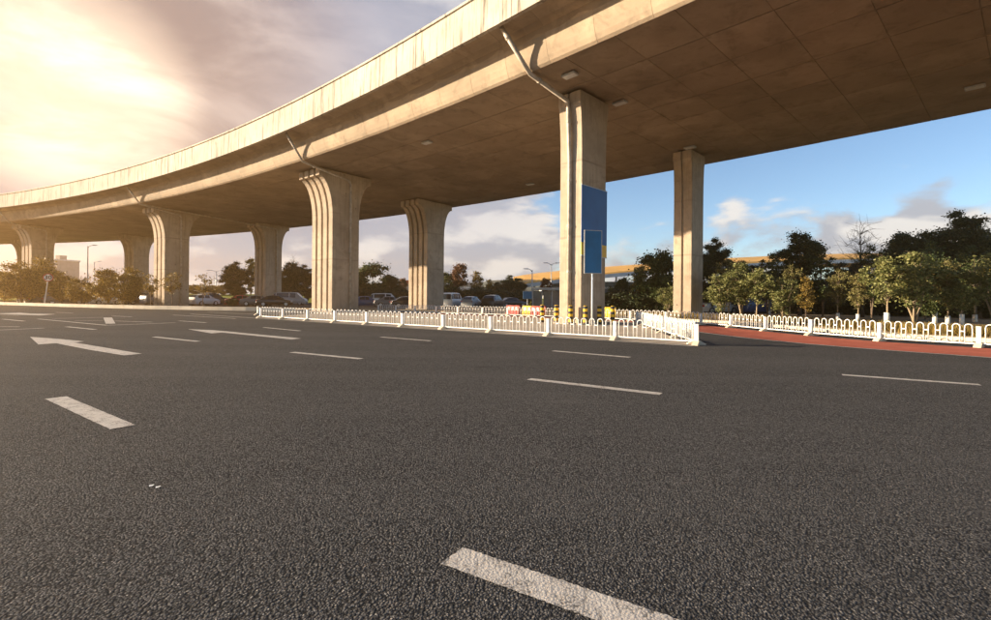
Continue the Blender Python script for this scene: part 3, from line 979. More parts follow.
for (x, y, lb) in ((149, 487, 'left of two tiny white scraps lying on the asphalt'), (155.5, 488.5, 'right of two tiny white scraps lying on the asphalt')):
    g_ = G(x, y)
    o = MB().face_solid([(x_ * 0.6, y_ * 0.7, z_ + e_) for e_ in (0, 0.003) for x_, y_, z_ in ((0, 0, 0), (0.035, 0.006, 0.004), (0.042, 0.024, 0.008), (0.014, 0.03, 0.003), (-0.008, 0.016, 0.005))],
        [(4, 3, 2, 1, 0), (5, 6, 7, 8, 9)] + [(k, (k + 1) % 5, 5 + (k + 1) % 5, 5 + k) for k in range(5)]).build('paper_scrap', 'signface', None, loc=(g_.x, g_.y, 0.002))
    tag(o, lb, 'litter')
# direction sign on post near the shelter
def post_sign(x, Y, h, w, hh, mat, label):
    o = empty('sign_board', AT(x, Y), label, 'sign')
    MB().tube([(0, 0, 0), (0, 0, h)], 0.05, 8).build('pole', 'steel', o)
    MB().box((-w / 2, -0.09, h - hh), (w / 2, -0.055, h)).build('panel', mat, o, bevel=0.01)
    MB().box((-w / 2 - 0.03, -0.055, h - hh - 0.03), (w / 2 + 0.03, -0.045, h + 0.03)).build('back_frame', 'steel', o)
post_sign(527.5, 52, 2.1, 0.95, 0.8, 'blue2', 'small blue board on a post left of the glass shelter')

# speed limit sign
sp = AT(44.5, 61.0, z=0.16)
ss = empty('speed_sign', sp, 'round speed limit sign on a leaning pole at the kerb on the left', 'road sign', R(35))
lean = 0.10
SH = TOPZ(46, 277.5, 61.0) - 0.16
MB().tube([(0, 0, 0), (lean * SH, 0, SH)], 0.055, 10).build('pole', 'white', ss)
fx = lean * SH
def disc(y, r0, r1, th=0.015, n=36):
    mb = MB()
    vs_, fs = [], []
    for k in range(n):
        a = 2 * math.pi * k / n
        for r in ((r0, r1) if r0 > 0 else (r1,)):
            vs_.append((fx + r * math.cos(a), y, SH + r * math.sin(a)))
            vs_.append((fx + r * math.cos(a), y - th, SH + r * math.sin(a)))
    if r0 > 0:
        for k in range(n):
            a, b = k * 4, ((k + 1) % n) * 4
            fs += [(a, b, b + 1, a + 1), (a + 2, a + 3, b + 3, b + 2), (a + 1, b + 1, b + 3, a + 3), (a, a + 2, b + 2, b)]
    else:
        fs += [tuple(k * 2 for k in range(n)), tuple(k * 2 + 1 for k in range(n - 1, -1, -1))]
        fs += [(k * 2, k * 2 + 1, ((k + 1) % n) * 2 + 1, ((k + 1) % n) * 2) for k in range(n)]
    return mb.face_solid(vs_, fs)
disc(-0.07, 0, 0.50).build('face', 'signface', ss)
disc(-0.088, 0.41, 0.52, 0.012).build('rim', 'red', ss)
tx = bpy.data.curves.new('numerals', 'FONT')
tx.body = '30'
tx.align_x = 'CENTER'
tx.align_y = 'CENTER'
tx.size = 0.72
tx.extrude = 0.006
tx.offset = 0.02
to = bpy.data.objects.new('numerals_source', tx)
COL.objects.link(to)
bpy.context.view_layer.update()
me = bpy.data.meshes.new_from_object(to.evaluated_get(bpy.context.evaluated_depsgraph_get()))
bpy.data.objects.remove(to)
me.materials.clear()
me.materials.append(M['black'])
nm = link('numerals', me, ss, (fx, -0.093, SH))
nm.rotation_euler = (R(90), 0, 0)

# ------------------------------------------------------------------ street lamps
def street_lamp(x, y_top, Y, label, arm=1.4, side=1, double=False):
    h = TOPZ(x, y_top, Y)
    o = empty('street_lamp', AT(x, Y), label, 'street lamp', 0, 'street lamps beyond the viaduct')
    MB().tube([(0, 0, 0), (0, 0, h * 0.5), (0, 0, h)], [0.13, 0.10, 0.07], 10).build('pole', 'steel', o, smooth=True)
    for s in ((1, -1) if double else (side,)):
        a = MB().tube([(0, 0, h - 0.3), (s * arm * 0.5, 0, h + 0.1), (s * arm, 0, h + 0.18)], 0.045, 8).build('arm', 'steel', o)
        MB().prism([(s * arm * 0.9, h + 0.10), (s * (arm + 0.75), h + 0.16), (s * (arm + 0.75), h + 0.24), (s * arm * 0.9, h + 0.26)], -0.13, 0.13, 'y').build('lamp_head', 'steel', a, bevel=0.02)
    MB().tube([(0, 0, 0), (0, 0, 0.5)], 0.17, 10).build('base', 'steel', o)
street_lamp(87.5, 246, 100, 'tall street lamp between the two leftmost open bays under the viaduct', 1.2, 1)
street_lamp(94, 262, 125, 'shorter street lamp just right of the tall one under the viaduct at left', 1.2, 1)
street_lamp(216, 271, 118, 'street lamp left of the dark round tree beyond the car park', 1.6, 1, True)
street_lamp(347, 270, 130, 'street lamp showing behind the thick ribbed pillar', 1.6, 1, True)
street_lamp(532, 270, 78, 'thin street lamp left of the sweeping orange roof', 0.7, -1)
street_lamp(551, 264, 84, 'street lamp with two short arms rising over the left tip of the orange roof', 0.7, 1, True)
street_lamp(769, 272, 40, 'thin pale lamp pole among the trees right of the slim pillar', 0.6, 1)

# ------------------------------------------------------------------ buildings
def window_grid(o, x0, x1, z0, z1, nx, nz, y, mat='curtain', fx_=0.78, fz=0.6):
    dxw, dzw = (x1 - x0) / nx, (z1 - z0) / nz
    me_w = MB().box((-dxw * fx_ / 2, -0.03, -dzw * fz / 2), (dxw * fx_ / 2, 0.05, dzw * fz / 2)).mesh('window', mat)
    me_s = MB().box((-dxw * fx_ / 2 - 0.1, -0.14, -dzw * fz / 2 - 0.12), (dxw * fx_ / 2 + 0.1, 0.0, -dzw * fz / 2)).mesh('sill', 'facade')
    for i in range(nx):
        for j in range(nz):
            w = link('window', me_w, o, (x0 + dxw * (i + 0.5), y, z0 + dzw * (j + 0.5)))
            link('sill', me_s, w)
hall = empty('hall_building', (40, 92, 0), 'long low hall with a sweeping orange roof and glazed front behind the trees', 'building')
# roof rises in a gentle arc from a thin left tip
xsr = np.linspace(-36.5, 52, 46)
def roof_z(x):
    t = (x + 36.5) / 88.5
    return 5.5 + 5.5 * math.sin(min(1, t * 1.15) * math.pi / 2) ** 0.8
rv, rf_ = [], []
for x in xsr:
    z = roof_z(x)
    dpt = 4 + 22 * min(1, (x + 36.5) / 25)
    for (yy, zz) in ((-6.5, z - 2.1), (-6.2, z - 1.7), (-2.0, z - 0.6), (dpt * 0.4, z), (dpt, z - 1.2), (dpt, z - 1.5), (-2, z - 1.1), (-6.2, z - 2.25)):
        rv.append((x, yy, zz))
for i in range(len(xsr) - 1):
    for j in range(8):
        rf_.append((i * 8 + j, i * 8 + (j + 1) % 8, (i + 1) * 8 + (j + 1) % 8, (i + 1) * 8 + j))
rf_ += [tuple(range(8)), tuple((len(xsr) - 1) * 8 + j for j in range(7, -1, -1))]
roof = MB().face_solid(rv, rf_).build('roof', 'orange', hall)
fv, ff = [], []
for x in xsr:
    z = roof_z(x) - 2.1
    fv += [(x, -6.75, z - 0.55), (x, -6.75, z + 0.1), (x, -6.52, z + 0.1), (x, -6.52, z - 0.55)]
for i in range(len(xsr) - 1):
    for j in range(4):
        ff.append((i * 4 + j, i * 4 + (j + 1) % 4, (i + 1) * 4 + (j + 1) % 4, (i + 1) * 4 + j))
MB().face_solid(fv, ff).build('fascia', 'facade', roof)
MB().box((-30, -1.5, 0), (52, 18, 3.6)).build('wall', 'facade', hall)
MB().box((-29.5, -1.6, 3.6), (52, 17, 4.6)).build('clerestory', 'curtain', hall)
window_grid(hall, -29, 51, 0.4, 3.5, 26, 1, -1.52, fz=0.85)
for k in range(12):
    x = -33 + k * 7.4
    MB().tube([(x, -5.2, 0), (x, -5.2, roof_z(x) - 2.15)], 0.16, 10).build('column', 'facade', hall)

tw = empty('tower_block', AT(60, 190), 'pale apartment block standing behind the leftmost shrubs', 'building', R(-12))
hT = TOPZ(60, 261, 190)
MB().box((-2.9, -4, 0), (2.9, 5, hT)).build('wall', 'tower', tw)
MB().box((-3.1, -4.3, hT), (3.1, 5.3, hT + 0.5)).build('roof', 'facade', tw)
MB().box((-1, -1, hT + 0.5), (1.2, 1.5, hT + 2.2)).build('stair_head', 'tower', tw)
window_grid(tw, -2.7, 2.7, 2.5, hT - 0.8, 4, 5, -4.02, fz=0.55, fx_=0.6)
for i, (x, Y, w, yt, lb) in enumerate(((30, 180, 7, 268, 'grey office block left of the pale apartment block, mostly behind leaves'),
                                 (408, 200, 7, 284, 'low red-roofed house left of the flared ribbed pillar'),
                                 (468, 240, 13, 286, 'far pale block low behind the rust coloured tree'))):
    b = empty('far_building', AT(x, Y), lb, 'building', R(6))
    hb_ = TOPZ(x, yt, Y)
    MB().box((-w / 2, -3, 0), (w / 2, 4, hb_)).build('wall', 'tower' if i != 2 else 'facade', b)
    MB().prism([(-w / 2 - 0.5, hb_), (w / 2 + 0.5, hb_), (w / 2 - 0.6, hb_ + 1.5), (-w / 2 + 0.6, hb_ + 1.5)], -3.5, 4.5, 'y').build('roof', 'red' if i == 1 else 'tower', b)
    window_grid(b, -w / 2 + 0.4, w / 2 - 0.4, 1.4, hb_ - 0.6, 4, max(2, int(hb_ / 3.2)), -3.02, fz=0.5, fx_=0.6)

# glazed shelter near the hall
sh = empty('glass_shelter', AT(547, 58), 'small glazed shelter with a flat pale roof left of the banner pillar', 'shelter', R(-6))
MB().box((-1.9, -1.2, 2.35), (1.9, 1.3, 2.62)).build('roof', 'facade', sh, bevel=0.03)
for x in (-1.7, -0.6, 0.6, 1.7):
    MB().box((x - 0.06, -1.05, 0), (x + 0.06, -0.93, 2.35)).build('post', 'steel', sh)
    MB().box((x - 0.06, 1.0, 0), (x + 0.06, 1.12, 2.35)).build('post', 'steel', sh)
for x in (-1.15, 0, 1.15):
    MB().box((x - 0.48, 1.03, 0.3), (x + 0.48, 1.06, 2.25)).build('pane', 'curtain', sh)
MB().box((-1.3, 0.3, 0.42), (1.3, 0.75, 0.48)).build('bench', 'facade', sh)

# ------------------------------------------------------------------ cars
CAR = {
 'sedan': [(-2.25, 0.62, 0.66, 0.70, 0.60), (-2.10, 0.88, 0.92, 0.84, 0.72), (-1.55, 0.94, 1.00, 0.88, 0.70), (-0.85, 0.95, 1.38, 0.89, 0.58), (-0.1, 0.94, 1.45, 0.90, 0.60), (0.45, 0.93, 1.38, 0.90, 0.58),
           (1.15, 0.90, 0.95, 0.88, 0.72), (1.95, 0.76, 0.80, 0.84, 0.70), (2.25, 0.52, 0.56, 0.70, 0.58)],
 'hatch': [(-1.95, 0.72, 0.78, 0.76, 0.64), (-1.88, 0.95, 1.10, 0.84, 0.62), (-1.45, 0.97, 1.42, 0.86, 0.58), (-0.5, 0.96, 1.52, 0.87, 0.60), (0.3, 0.94, 1.46, 0.87, 0.58), (1.0, 0.92, 0.98, 0.86, 0.70),
           (1.65, 0.80, 0.84, 0.82, 0.68), (1.95, 0.55, 0.60, 0.70, 0.58)],
 'suv': [(-2.25, 0.85, 0.92, 0.82, 0.70), (-2.18, 1.08, 1.25, 0.90, 0.68), (-1.80, 1.10, 1.64, 0.92, 0.64), (-0.6, 1.08, 1.74, 0.93, 0.66), (0.3, 1.06, 1.66, 0.93, 0.64), (0.95, 1.04, 1.12, 0.92, 0.76),
         (1.9, 0.96, 1.00, 0.90, 0.74), (2.25, 0.66, 0.70, 0.78, 0.64)],
 'van': [(-2.35, 0.95, 1.05, 0.84, 0.74), (-2.32, 1.12, 1.80, 0.90, 0.74), (-2.0, 1.12, 1.94, 0.92, 0.76), (0.0, 1.10, 1.98, 0.93, 0.76), (0.9, 1.10, 1.90, 0.93, 0.74), (1.65, 1.05, 1.15, 0.92, 0.78),
         (2.15, 0.92, 0.98, 0.88, 0.74), (2.35, 0.62, 0.66, 0.78, 0.64)]}
def car(kind, paint, x, Y, rz, label, z=0.0):
    st = CAR[kind]
    p = AT(x, Y, z=z)
    o = empty('parked_car', (p.x, p.y, z), label, 'car', rz, 'cars parked beyond the kerb and under the viaduct')
    zb = 0.22
    ringv = []
    for (sx, hb, hr, w, wr) in st:
        half = [(w * 0.90, zb), (w * 0.985, zb + 0.16), (w, (zb + hb) * 0.52), (w * 0.985, hb - 0.06), (w * 0.95, hb), ((w * 0.95 + wr) / 2 + 0.03, (hb + hr) / 2), (wr, hr), (wr * 0.5, hr + 0.03)]
        ringv.append([(sx, y, z_) for y, z_ in half] + [(sx, -y, z_) for y, z_ in reversed(half)])
    mb = MB()
    n = len(ringv[0])
    vs_ = [v for r in ringv for v in r]
    fs = [(i * n + j, i * n + (j + 1) % n, (i + 1) * n + (j + 1) % n, (i + 1) * n + j) for i in range(len(st) - 1) for j in range(n)]
    fs += [tuple(range(n)), tuple((len(st) - 1) * n + j for j in range(n - 1, -1, -1))]
    mb.face_solid(vs_, fs)
    body = mb.build('body', 'car_' + paint, o, smooth=True)
    body.modifiers.new('auto', 'EDGE_SPLIT').split_angle = R(40)
    # glass: side windows, windscreen, rear window, from the cabin stations
    cab = [i for i, s in enumerate(st) if s[2] - s[1] > 0.25]
    def P(i, f, side, e=0.012):
        sx, hb, hr, w, wr = st[i]
        y = (w * 0.95) * (1 - f) + wr * f + e + (0.03 if 0.2 < f < 0.8 else 0.0) * 0
        return (sx, side * (y + 0.03 * (1 - abs(2 * f - 1))), hb + (hr - hb) * f)
    for side in (-1, 1):
        for a, b in zip(cab, cab[1:]):
            A0, A1, B0, B1 = Vector(P(a, 0.12, side)), Vector(P(a, 0.86, side)), Vector(P(b, 0.12, side)), Vector(P(b, 0.86, side))
            q = [A0.lerp(B0, 0.06), A0.lerp(B0, 0.94), A1.lerp(B1, 0.94), A1.lerp(B1, 0.06)]
            nrm = Vector((0, side, 0.25)) * 0.02
            MB().face_solid([tuple(v + nrm) for v in q] + [tuple(v - nrm) for v in q], [(0, 1, 2, 3), (7, 6, 5, 4), (0, 4, 5, 1), (1, 5, 6, 2), (2, 6, 7, 3), (3, 7, 4, 0)]).build('side_window', 'glass', body)
    for (i, j, nm_) in ((cab[-1], cab[-1] + 1, 'windscreen'), (cab[0], cab[0] - 1, 'rear_window')):
        a, b = st[i], st[j]
        q = []
        for f, (wy) in ((0.08, 1), (0.92, 1)):
            sx = a[0] + (b[0] - a[0]) * f
            hz = a[2] + (b[2] - a[2]) * f + 0.035
            wy = (a[4] + (b[4] - a[4]) * f) * 0.93
            q.append(((sx, wy, hz), (sx, -wy, hz)))
        sgn = 1 if j > i else -1
        q4 = [Vector(q[0][0]), Vector(q[0][1]), Vector(q[1][1]), Vector(q[1][0])]
        nv = Vector((sgn * 0.012, 0, 0.014))
        MB().face_solid([tuple(v + nv) for v in q4] + [tuple(v - nv * 3) for v in q4], [(0, 1, 2, 3), (7, 6, 5, 4), (0, 4, 5, 1), (1, 5, 6, 2), (2, 6, 7, 3), (3, 7, 4, 0)]).build(nm_, 'glass', body)
    xf, xr = st[-1][0], st[0][0]
    wb = xf - 0.86
    for sx in (wb, -wb + 0.05):
        for side in (-1, 1):
            yy = side * 0.80
            ty = MB().tube([(sx, yy - 0.10, 0.32), (sx, yy + 0.10, 0.32)], 0.32, 18).build('wheel', 'tyre', o)
            MB().tube([(sx, yy + side * 0.085, 0.32), (sx, yy + side * 0.108, 0.32)], 0.20, 14).build('rim', 'rim', ty)
    for side in (-1, 1):
        h = st[-2][1]
        MB().box((xf - 0.30, side * 0.66 - 0.15, h - 0.17), (xf - 0.13, side * 0.66 + 0.13, h - 0.04)).build('headlight', 'lamp_w', o, bevel=0.02)
        h = st[1][1]
        MB().box((xr + 0.02, side * 0.68 - 0.10, h - 0.22), (xr + 0.16, side * 0.68 + 0.12, h - 0.04)).build('tail_light', 'lamp_r', o, bevel=0.02)
        MB().box((st[cab[-1]][0] + 0.25, side * 0.98 - 0.09, st[cab[-1]][1] + 0.04), (st[cab[-1]][0] + 0.38, side * 0.98 + 0.09, st[cab[-1]][1] + 0.18)).build('wing_mirror', 'car_' + paint, o, bevel=0.02)
    MB().box((xf - 0.12, -0.5, 0.30), (xf + 0.015, 0.5, 0.44)).build('grille', 'black', o)
    return o
Q = R(90)
for c in (('sedan', 'grey', 30, 66, R(150), 'grey saloon half hidden by leaves left of the speed sign'),
          ('suv', 'grey', 66, 66, R(40), 'grey car with its bonnet showing just right of the speed sign'),
          ('hatch', 'white', 105, 66, R(60), 'white hatchback showing under the shrubs left of the open bay'),
          ('sedan', 'black', 119, 69, R(62), 'black saloon directly right of the white hatchback under the shrubs'),
          ('suv', 'black', 140, 70, R(64), 'black car in front of the left edge of the piped pillar behind the cars'),
          ('suv', 'grey', 160, 68, R(66), 'dark grey high car right below the ribbed pillar at the left'),
          ('sedan', 'black', 182, 66, R(30), 'long black saloon below the drain pipe of the left ribbed pillar'),
          ('hatch', 'white', 204, 66, R(70), 'white hatchback nearest the kerb, left of the lone dark shrub'),
          ('suv', 'black', 213, 70, R(68), 'black high car right behind the white hatchback at the kerb'),
          ('sedan', 'red', 243, 66, R(30), 'dark red saloon left of the end of the white fence'),
          ('sedan', 'grey', 258, 66, R(20), 'grey saloon right beside the left end of the white fence'),
          ('van', 'silver', 291, 74, R(8), 'long silver van with a flat roof behind the left end of the fence'),
          ('sedan', 'black', 275, 64, R(20), 'black saloon in front of the long silver van'),
          ('sedan', 'blue', 366, 66, R(15), 'dark blue saloon just right of the thick ribbed pillar'),
          ('van', 'white', 386, 80, R(10), 'white van between the thick ribbed pillar and the flared pillar'),
          ('sedan', 'black', 408, 62, R(20), 'black saloon at the foot of the flared ribbed pillar'),
          ('sedan', 'grey', 390, 66, R(18), 'grey saloon just behind the fence left of the flared pillar'),
          ('van', 'white', 452, 63, R(75), 'white van immediately right of the flared ribbed pillar'),
          ('hatch', 'silver', 472, 62, R(72), 'silver hatchback facing the road, right of the white van'),
          ('suv', 'black', 494, 63, R(70), 'black high car in the shade right of the silver hatchback'),
          ('sedan', 'black', 512, 72, R(25), 'black saloon behind the red barriers'),
          ('sedan', 'white', 716, 47, R(20), 'white saloon behind the fence directly right of the slim pillar'),
          ('suv', 'blue', 760, 47, R(15), 'blue high car glimpsed under the trees beside the thin lamp pole'),
          ('hatch', 'silver', 648, 52, R(20), 'silver hatchback behind the fences between the banner pillar and slim pillar')):
    car(*c)

# ------------------------------------------------------------------ trees
def fast_mesh(name, verts, quads, mat):
    me = bpy.data.meshes.new(name)
    nv, nq = len(verts), len(quads)
    me.vertices.add(nv)
    me.vertices.foreach_set('co', np.asarray(verts, np.float32).ravel())
    me.loops.add(nq * 4)
    me.loops.foreach_set('vertex_index', np.asarray(quads, np.int32).ravel())
    me.polygons.add(nq)
    me.polygons.foreach_set('loop_start', np.arange(0, nq * 4, 4, dtype=np.int32))
    me.materials.append(M[mat])
    me.update(calc_edges=True)
    me.validate()
    return me
def leaves(centres, size, rs, mat, name='crown'):
    n = len(centres)
    a = rs.normal(size=(n, 3)); a[:, 2] *= 0.6
    a /= np.linalg.norm(a, axis=1)[:, None]
    b = rs.normal(size=(n, 3))
    b -= (b * a).sum(1)[:, None] * a
    b /= np.linalg.norm(b, axis=1)[:, None]
    s = size * rs.uniform(0.6, 1.35, n)[:, None]
    nrm = np.cross(a, b)
    v = np.empty((n, 4, 3))
    v[:, 0] = centres - a * s * 0.5
    v[:, 1] = centres + b * s * 0.30 + nrm * s * 0.10
    v[:, 2] = centres + a * s * 0.5
    v[:, 3] = centres - b * s * 0.30 + nrm * s * 0.10
    q = np.arange(n * 4).reshape(n, 4)
    return fast_mesh(name, v.reshape(-1, 3), q, mat)
def tree_meshes(seed, H, rx, z0, kind, n_leaf, size, leaf, bark, clumps=34, trunk_r=0.09, stems=1, spread=0.30, twig=0.010):
    """trunk with limbs reaching into every leaf clump; unit: metres"""
    rs = np.random.RandomState(seed)
    tb = MB()
    zc = (z0 + H) / 2
    rz = (H - z0) / 2
    cl = []
    tries = 0
    while len(cl) < clumps and tries < 4000:
        tries += 1
        d = rs.normal(size=3)
        d /= np.linalg.norm(d)
        rr = rs.uniform(0.35, 1.0) ** 0.6
        p = d * rr
        if kind == 'cone':
            f = 1.0 - 0.72 * (p[2] + 1) / 2
        elif kind == 'layer':
            f = 0.75 + 0.3 * math.sin(p[2] * 7 + seed)
        else:
            f = 0.82 + 0.25 * math.sin(3 * math.atan2(p[1], p[0]) + seed) - 0.18 * max(0, -p[2])
        c = np.array([p[0] * rx * f, p[1] * rx * f, zc + p[2] * rz])
        if cl and min(np.linalg.norm((c - q) / np.array([rx, rx, rz])) for q in cl) < 0.17:
            continue
        cl.append(c)
    if stems == 1:
        bend = rs.uniform(-0.06, 0.06, 2) * H
        trunk = [Vector((bend[0] * t * t + 0.03 * math.sin(t * 6 + seed), bend[1] * t * t + 0.03 * math.cos(t * 5 + seed), H * 0.86 * t)) for t in np.linspace(0, 1, 9)]
        tb.tube(trunk, [trunk_r * (1.25 if i == 0 else 1.0) * (1 - 0.80 * i / 8) for i in range(9)], 8)
        trunks = [trunk]
    else:
        trunks = []
        for k in range(stems):
            a = 2 * math.pi * k / stems + rs.uniform(0, 1)
            tr = [Vector((math.cos(a) * rx * 0.55 * t ** 1.2 + 0.05 * math.sin(6 * t + k), math.sin(a) * rx * 0.55 * t ** 1.2, H * 0.82 * t)) for t in np.linspace(0, 1, 8)]
            tb.tube(tr, [trunk_r * (1 - 0.8 * i / 7) for i in range(8)], 7)
            trunks.append(tr)
    for c in cl:
        c = Vector(c)
        tr = min(trunks, key=lambda t: (t[5] - c).length)
        want = max(z0 * 0.75, c.z - (0.5 + 0.35 * math.hypot(c.x, c.y)))
        i = min(range(len(tr)), key=lambda k: abs(tr[k].z - want))
        a = tr[i]
        m1 = a.lerp(c, 0.5) + Vector((rs.normal() * 0.06 * rx, rs.normal() * 0.06 * rx, 0.10 * (c - a).length))
        r0 = max(twig, trunk_r * 0.30 * (1 - i / 10))
        tb.tube([a, m1, c], [r0, r0 * 0.6, max(r0 * 0.25, twig * 0.5)], 5, cap=False)
        for _ in range(2):
            e = c + Vector(rs.normal(size=3) * spread * rx * 0.8)
            tb.tube([m1.lerp(c, 0.6), e], [max(r0 * 0.35, twig * 0.6), max(r0 * 0.12, twig * 0.3)], 4, cap=False)
    tm = tb.mesh('trunk', bark, True)
    cm = None
    if n_leaf:
        idx = rs.randint(0, len(cl), n_leaf)
        wts = rs.uniform(0.6, 1.25, len(cl))
        cc = np.array(cl)[idx] + rs.normal(size=(n_leaf, 3)) * np.array([1, 1, 0.62]) * (spread * rx * wts[idx])[:, None] * rs.uniform(0.3, 1.0, n_leaf)[:, None]
        cc[:, 2] = np.maximum(cc[:, 2], 0.12)
        cm = leaves(cc, size, rs, leaf)
    return tm, cm
PROTO = {}
def proto(key, *a, **k):
    PROTO[key] = (tree_meshes(*a, **k), a[1], a[2])
proto('evergreen', 3, 9.0, 2.5, 1.2, 'round', 46000, 0.19, 'leaf_dark', 'bark', clumps=84, trunk_r=0.17, spread=0.17)
proto('evergreen2', 11, 9.0, 2.7, 1.4, 'layer', 44000, 0.19, 'leaf_dark', 'bark', clumps=80, trunk_r=0.18, spread=0.165)
proto('evergreen3', 17, 9.0, 2.6, 0.8, 'round', 48000, 0.19, 'leaf_dark', 'bark', clumps=90, trunk_r=0.18, spread=0.17)
proto('young', 5, 4.2, 1.35, 1.3, 'round', 5200, 0.15, 'leaf_pale', 'bark_pale', clumps=44, trunk_r=0.065, spread=0.20)
proto('young2', 6, 4.2, 1.45, 1.0, 'layer', 5600, 0.15, 'leaf_pale', 'bark_pale', clumps=46, trunk_r=0.055, stems=4, spread=0.20)
proto('young3', 7, 4.2, 1.3, 0.8, 'round', 5600, 0.14, 'leaf_pale', 'bark_pale', clumps=46, trunk_r=0.05, stems=3, spread=0.20)
proto('bushy', 9, 5.0, 2.0, 0.6, 'round', 11000, 0.20, 'leaf_mid', 'bark', clumps=58, trunk_r=0.09, spread=0.21)
proto('bushy2', 19, 5.0, 2.1, 0.5, 'layer', 11000, 0.20, 'leaf_mid', 'bark', clumps=58, trunk_r=0.09, spread=0.21)
proto('olive', 23, 4.0, 2.3, 0.4, 'round', 8500, 0.20, 'leaf_olive', 'bark', clumps=60, trunk_r=0.07, stems=3, spread=0.20)
proto('olive2', 29, 4.0, 2.0, 0.5, 'layer', 7000, 0.20, 'leaf_olive', 'bark', clumps=50, trunk_r=0.07, stems=2, spread=0.22)
proto('sapling', 31, 3.4, 0.95, 1.2, 'round', 700, 0.16, 'leaf_olive', 'bark', clumps=22, trunk_r=0.045, spread=0.30)
proto('rust', 37, 6.0, 1.5, 2.2, 'round', 4200, 0.24, 'leaf_rust', 'bark', clumps=34, trunk_r=0.10, spread=0.24)
proto('gold', 41, 9.0, 2.0, 2.0, 'round', 6000, 0.30, 'leaf_yellow', 'bark', clumps=36, trunk_r=0.12, spread=0.25)
proto('bare', 43, 9.0, 1.9, 1.8, 'round', 0, 0.20, 'leaf_dark', 'bark_dark', clumps=170, trunk_r=0.13, spread=0.30, twig=0.017)
proto('wispy', 47, 6.0, 1.5, 1.2, 'cone', 3600, 0.20, 'leaf_olive', 'bark', clumps=40, trunk_r=0.07, spread=0.22)
proto('slender', 61, 5.0, 1.15, 1.4, 'layer', 3600, 0.14, 'leaf_pale2', 'bark_pale', clumps=42, trunk_r=0.06, spread=0.20)
proto('slender2', 67, 6.5, 1.4, 1.6, 'layer', 5200, 0.15, 'leaf_mid', 'bark', clumps=48, trunk_r=0.075, stems=2, spread=0.19)
proto('hedge', 53, 2.2, 1.7, 0.1, 'round', 7000, 0.16, 'leaf_dark', 'bark', clumps=50, trunk_r=0.05, stems=3, spread=0.24)
TREE_RNG = random.Random(77)
def tree(key, x, y_top, Y, label, cat='tree', name='broadleaf_tree', wide=1.0, wash=0.0, group=None, z=0.0):
    (tm, cm), H0, rx = PROTO[key]
    h = TOPZ(x, y_top, Y) - z
    s = h / H0
    p = AT(x, Y)
    o = empty(name, (p.x, p.y, z), label, cat, TREE_RNG.uniform(0, 6.28), group)
    t = link('trunk', tm, o)
    t.scale = (s * wide, s * wide, s)
    if cm:
        c = link('crown' if cat == 'tree' else 'foliage', cm, o)
        c.scale = (s * wide, s * wide, s)
    if wash:
        pr = []
        vv_ = [v.co for v in tm.vertices]
        r = 0.0
        for v in vv_:
            if v.z < 0.05:
                r = max(r, math.hypot(v.x, v.y))
        r = r * s * wide + 0.03
        MB().tube([(0, 0, 0.02), (0, 0, wash)], [r * 1.08, r * 1.03], 12).build('whitewash_band', 'wash', o, smooth=True)
    return o
TR = 'trees beyond the right-hand fence'
for a in (('evergreen2', 800, 232, 40, 'tall dark evergreen with a rounded top, right of the thin lamp pole', 1.0),
          ('evergreen', 905, 231, 42, 'broad dark evergreen right of the bare tree, its top level with the cloud', 1.15),
          ('evergreen3', 956, 213, 41, 'tallest dark evergreen near the right edge of the picture', 1.05),
          ('evergreen', 1003, 226, 44, 'dark evergreen cut by the right edge behind the tallest one', 1.1),
          ('evergreen3', 712, 240, 46, 'dark evergreen just right of the slim pillar, leaning into the sky', 0.8),
          ('evergreen3', 745, 262, 47, 'lower dark evergreen behind the pale young trees right of the slim pillar', 1.3),
          ('evergreen', 848, 262, 46, 'dark evergreen directly behind the bare tree', 1.3),
          ('evergreen2', 780, 266, 50, 'dark evergreen low behind the thin lamp pole', 1.4),
          ('evergreen3', 930, 258, 48, 'dark evergreen filling the gap behind the pale tree with whitewashed foot', 1.4),
          ('evergreen2', 980, 262, 36, 'dark evergreen low at the right edge behind the fence', 1.2)):
    tree(*a[:5], wide=a[5], name='evergreen_tree', group=TR)
tree('bare', 862, 221, 37, 'nearly leafless dark tree with fine upright twigs between the evergreens', name='bare_tree', wide=1.1, group=TR)
for a in (('young3', 722, 272, 33, 'pale olive young tree first to the right of the slim pillar', 1.1, 0),
          ('young2', 741, 262, 34, 'pale young tree second right of the slim pillar, twin stemmed', 1.0, 0),
          ('young', 757, 268, 32, 'pale leafy young tree immediately left of the thin lamp pole', 1.0, 0),
          ('young3', 783, 277, 31, 'low olive young tree immediately right of the thin lamp pole', 1.1, 0),
          ('wispy', 806, 272, 30, 'thin tree with a bare forked stem in front of the tall rounded evergreen', 0.8, 0),
          ('young', 887, 256, 27, 'pale green tree with a straight whitewashed trunk, left of the two pale trees', 1.0, 0.7),
          ('young2', 914, 251, 26, 'pale green many-stemmed tree in the middle of the three pale trees', 1.15, 0),
          ('bushy', 935, 256, 28, 'mid green tree between the pale trees with a whitewashed foot', 0.72, 0.75),
          ('young', 962, 285, 25, 'small pale tree with a broad whitewashed foot near the right edge', 1.2, 0.7),
          ('young2', 995, 252, 25, 'pale tree cut off by the right edge of the picture', 1.1, 0.6)):
    tree(*a[:5], wide=a[5], wash=a[6], name='young_tree', group=TR)
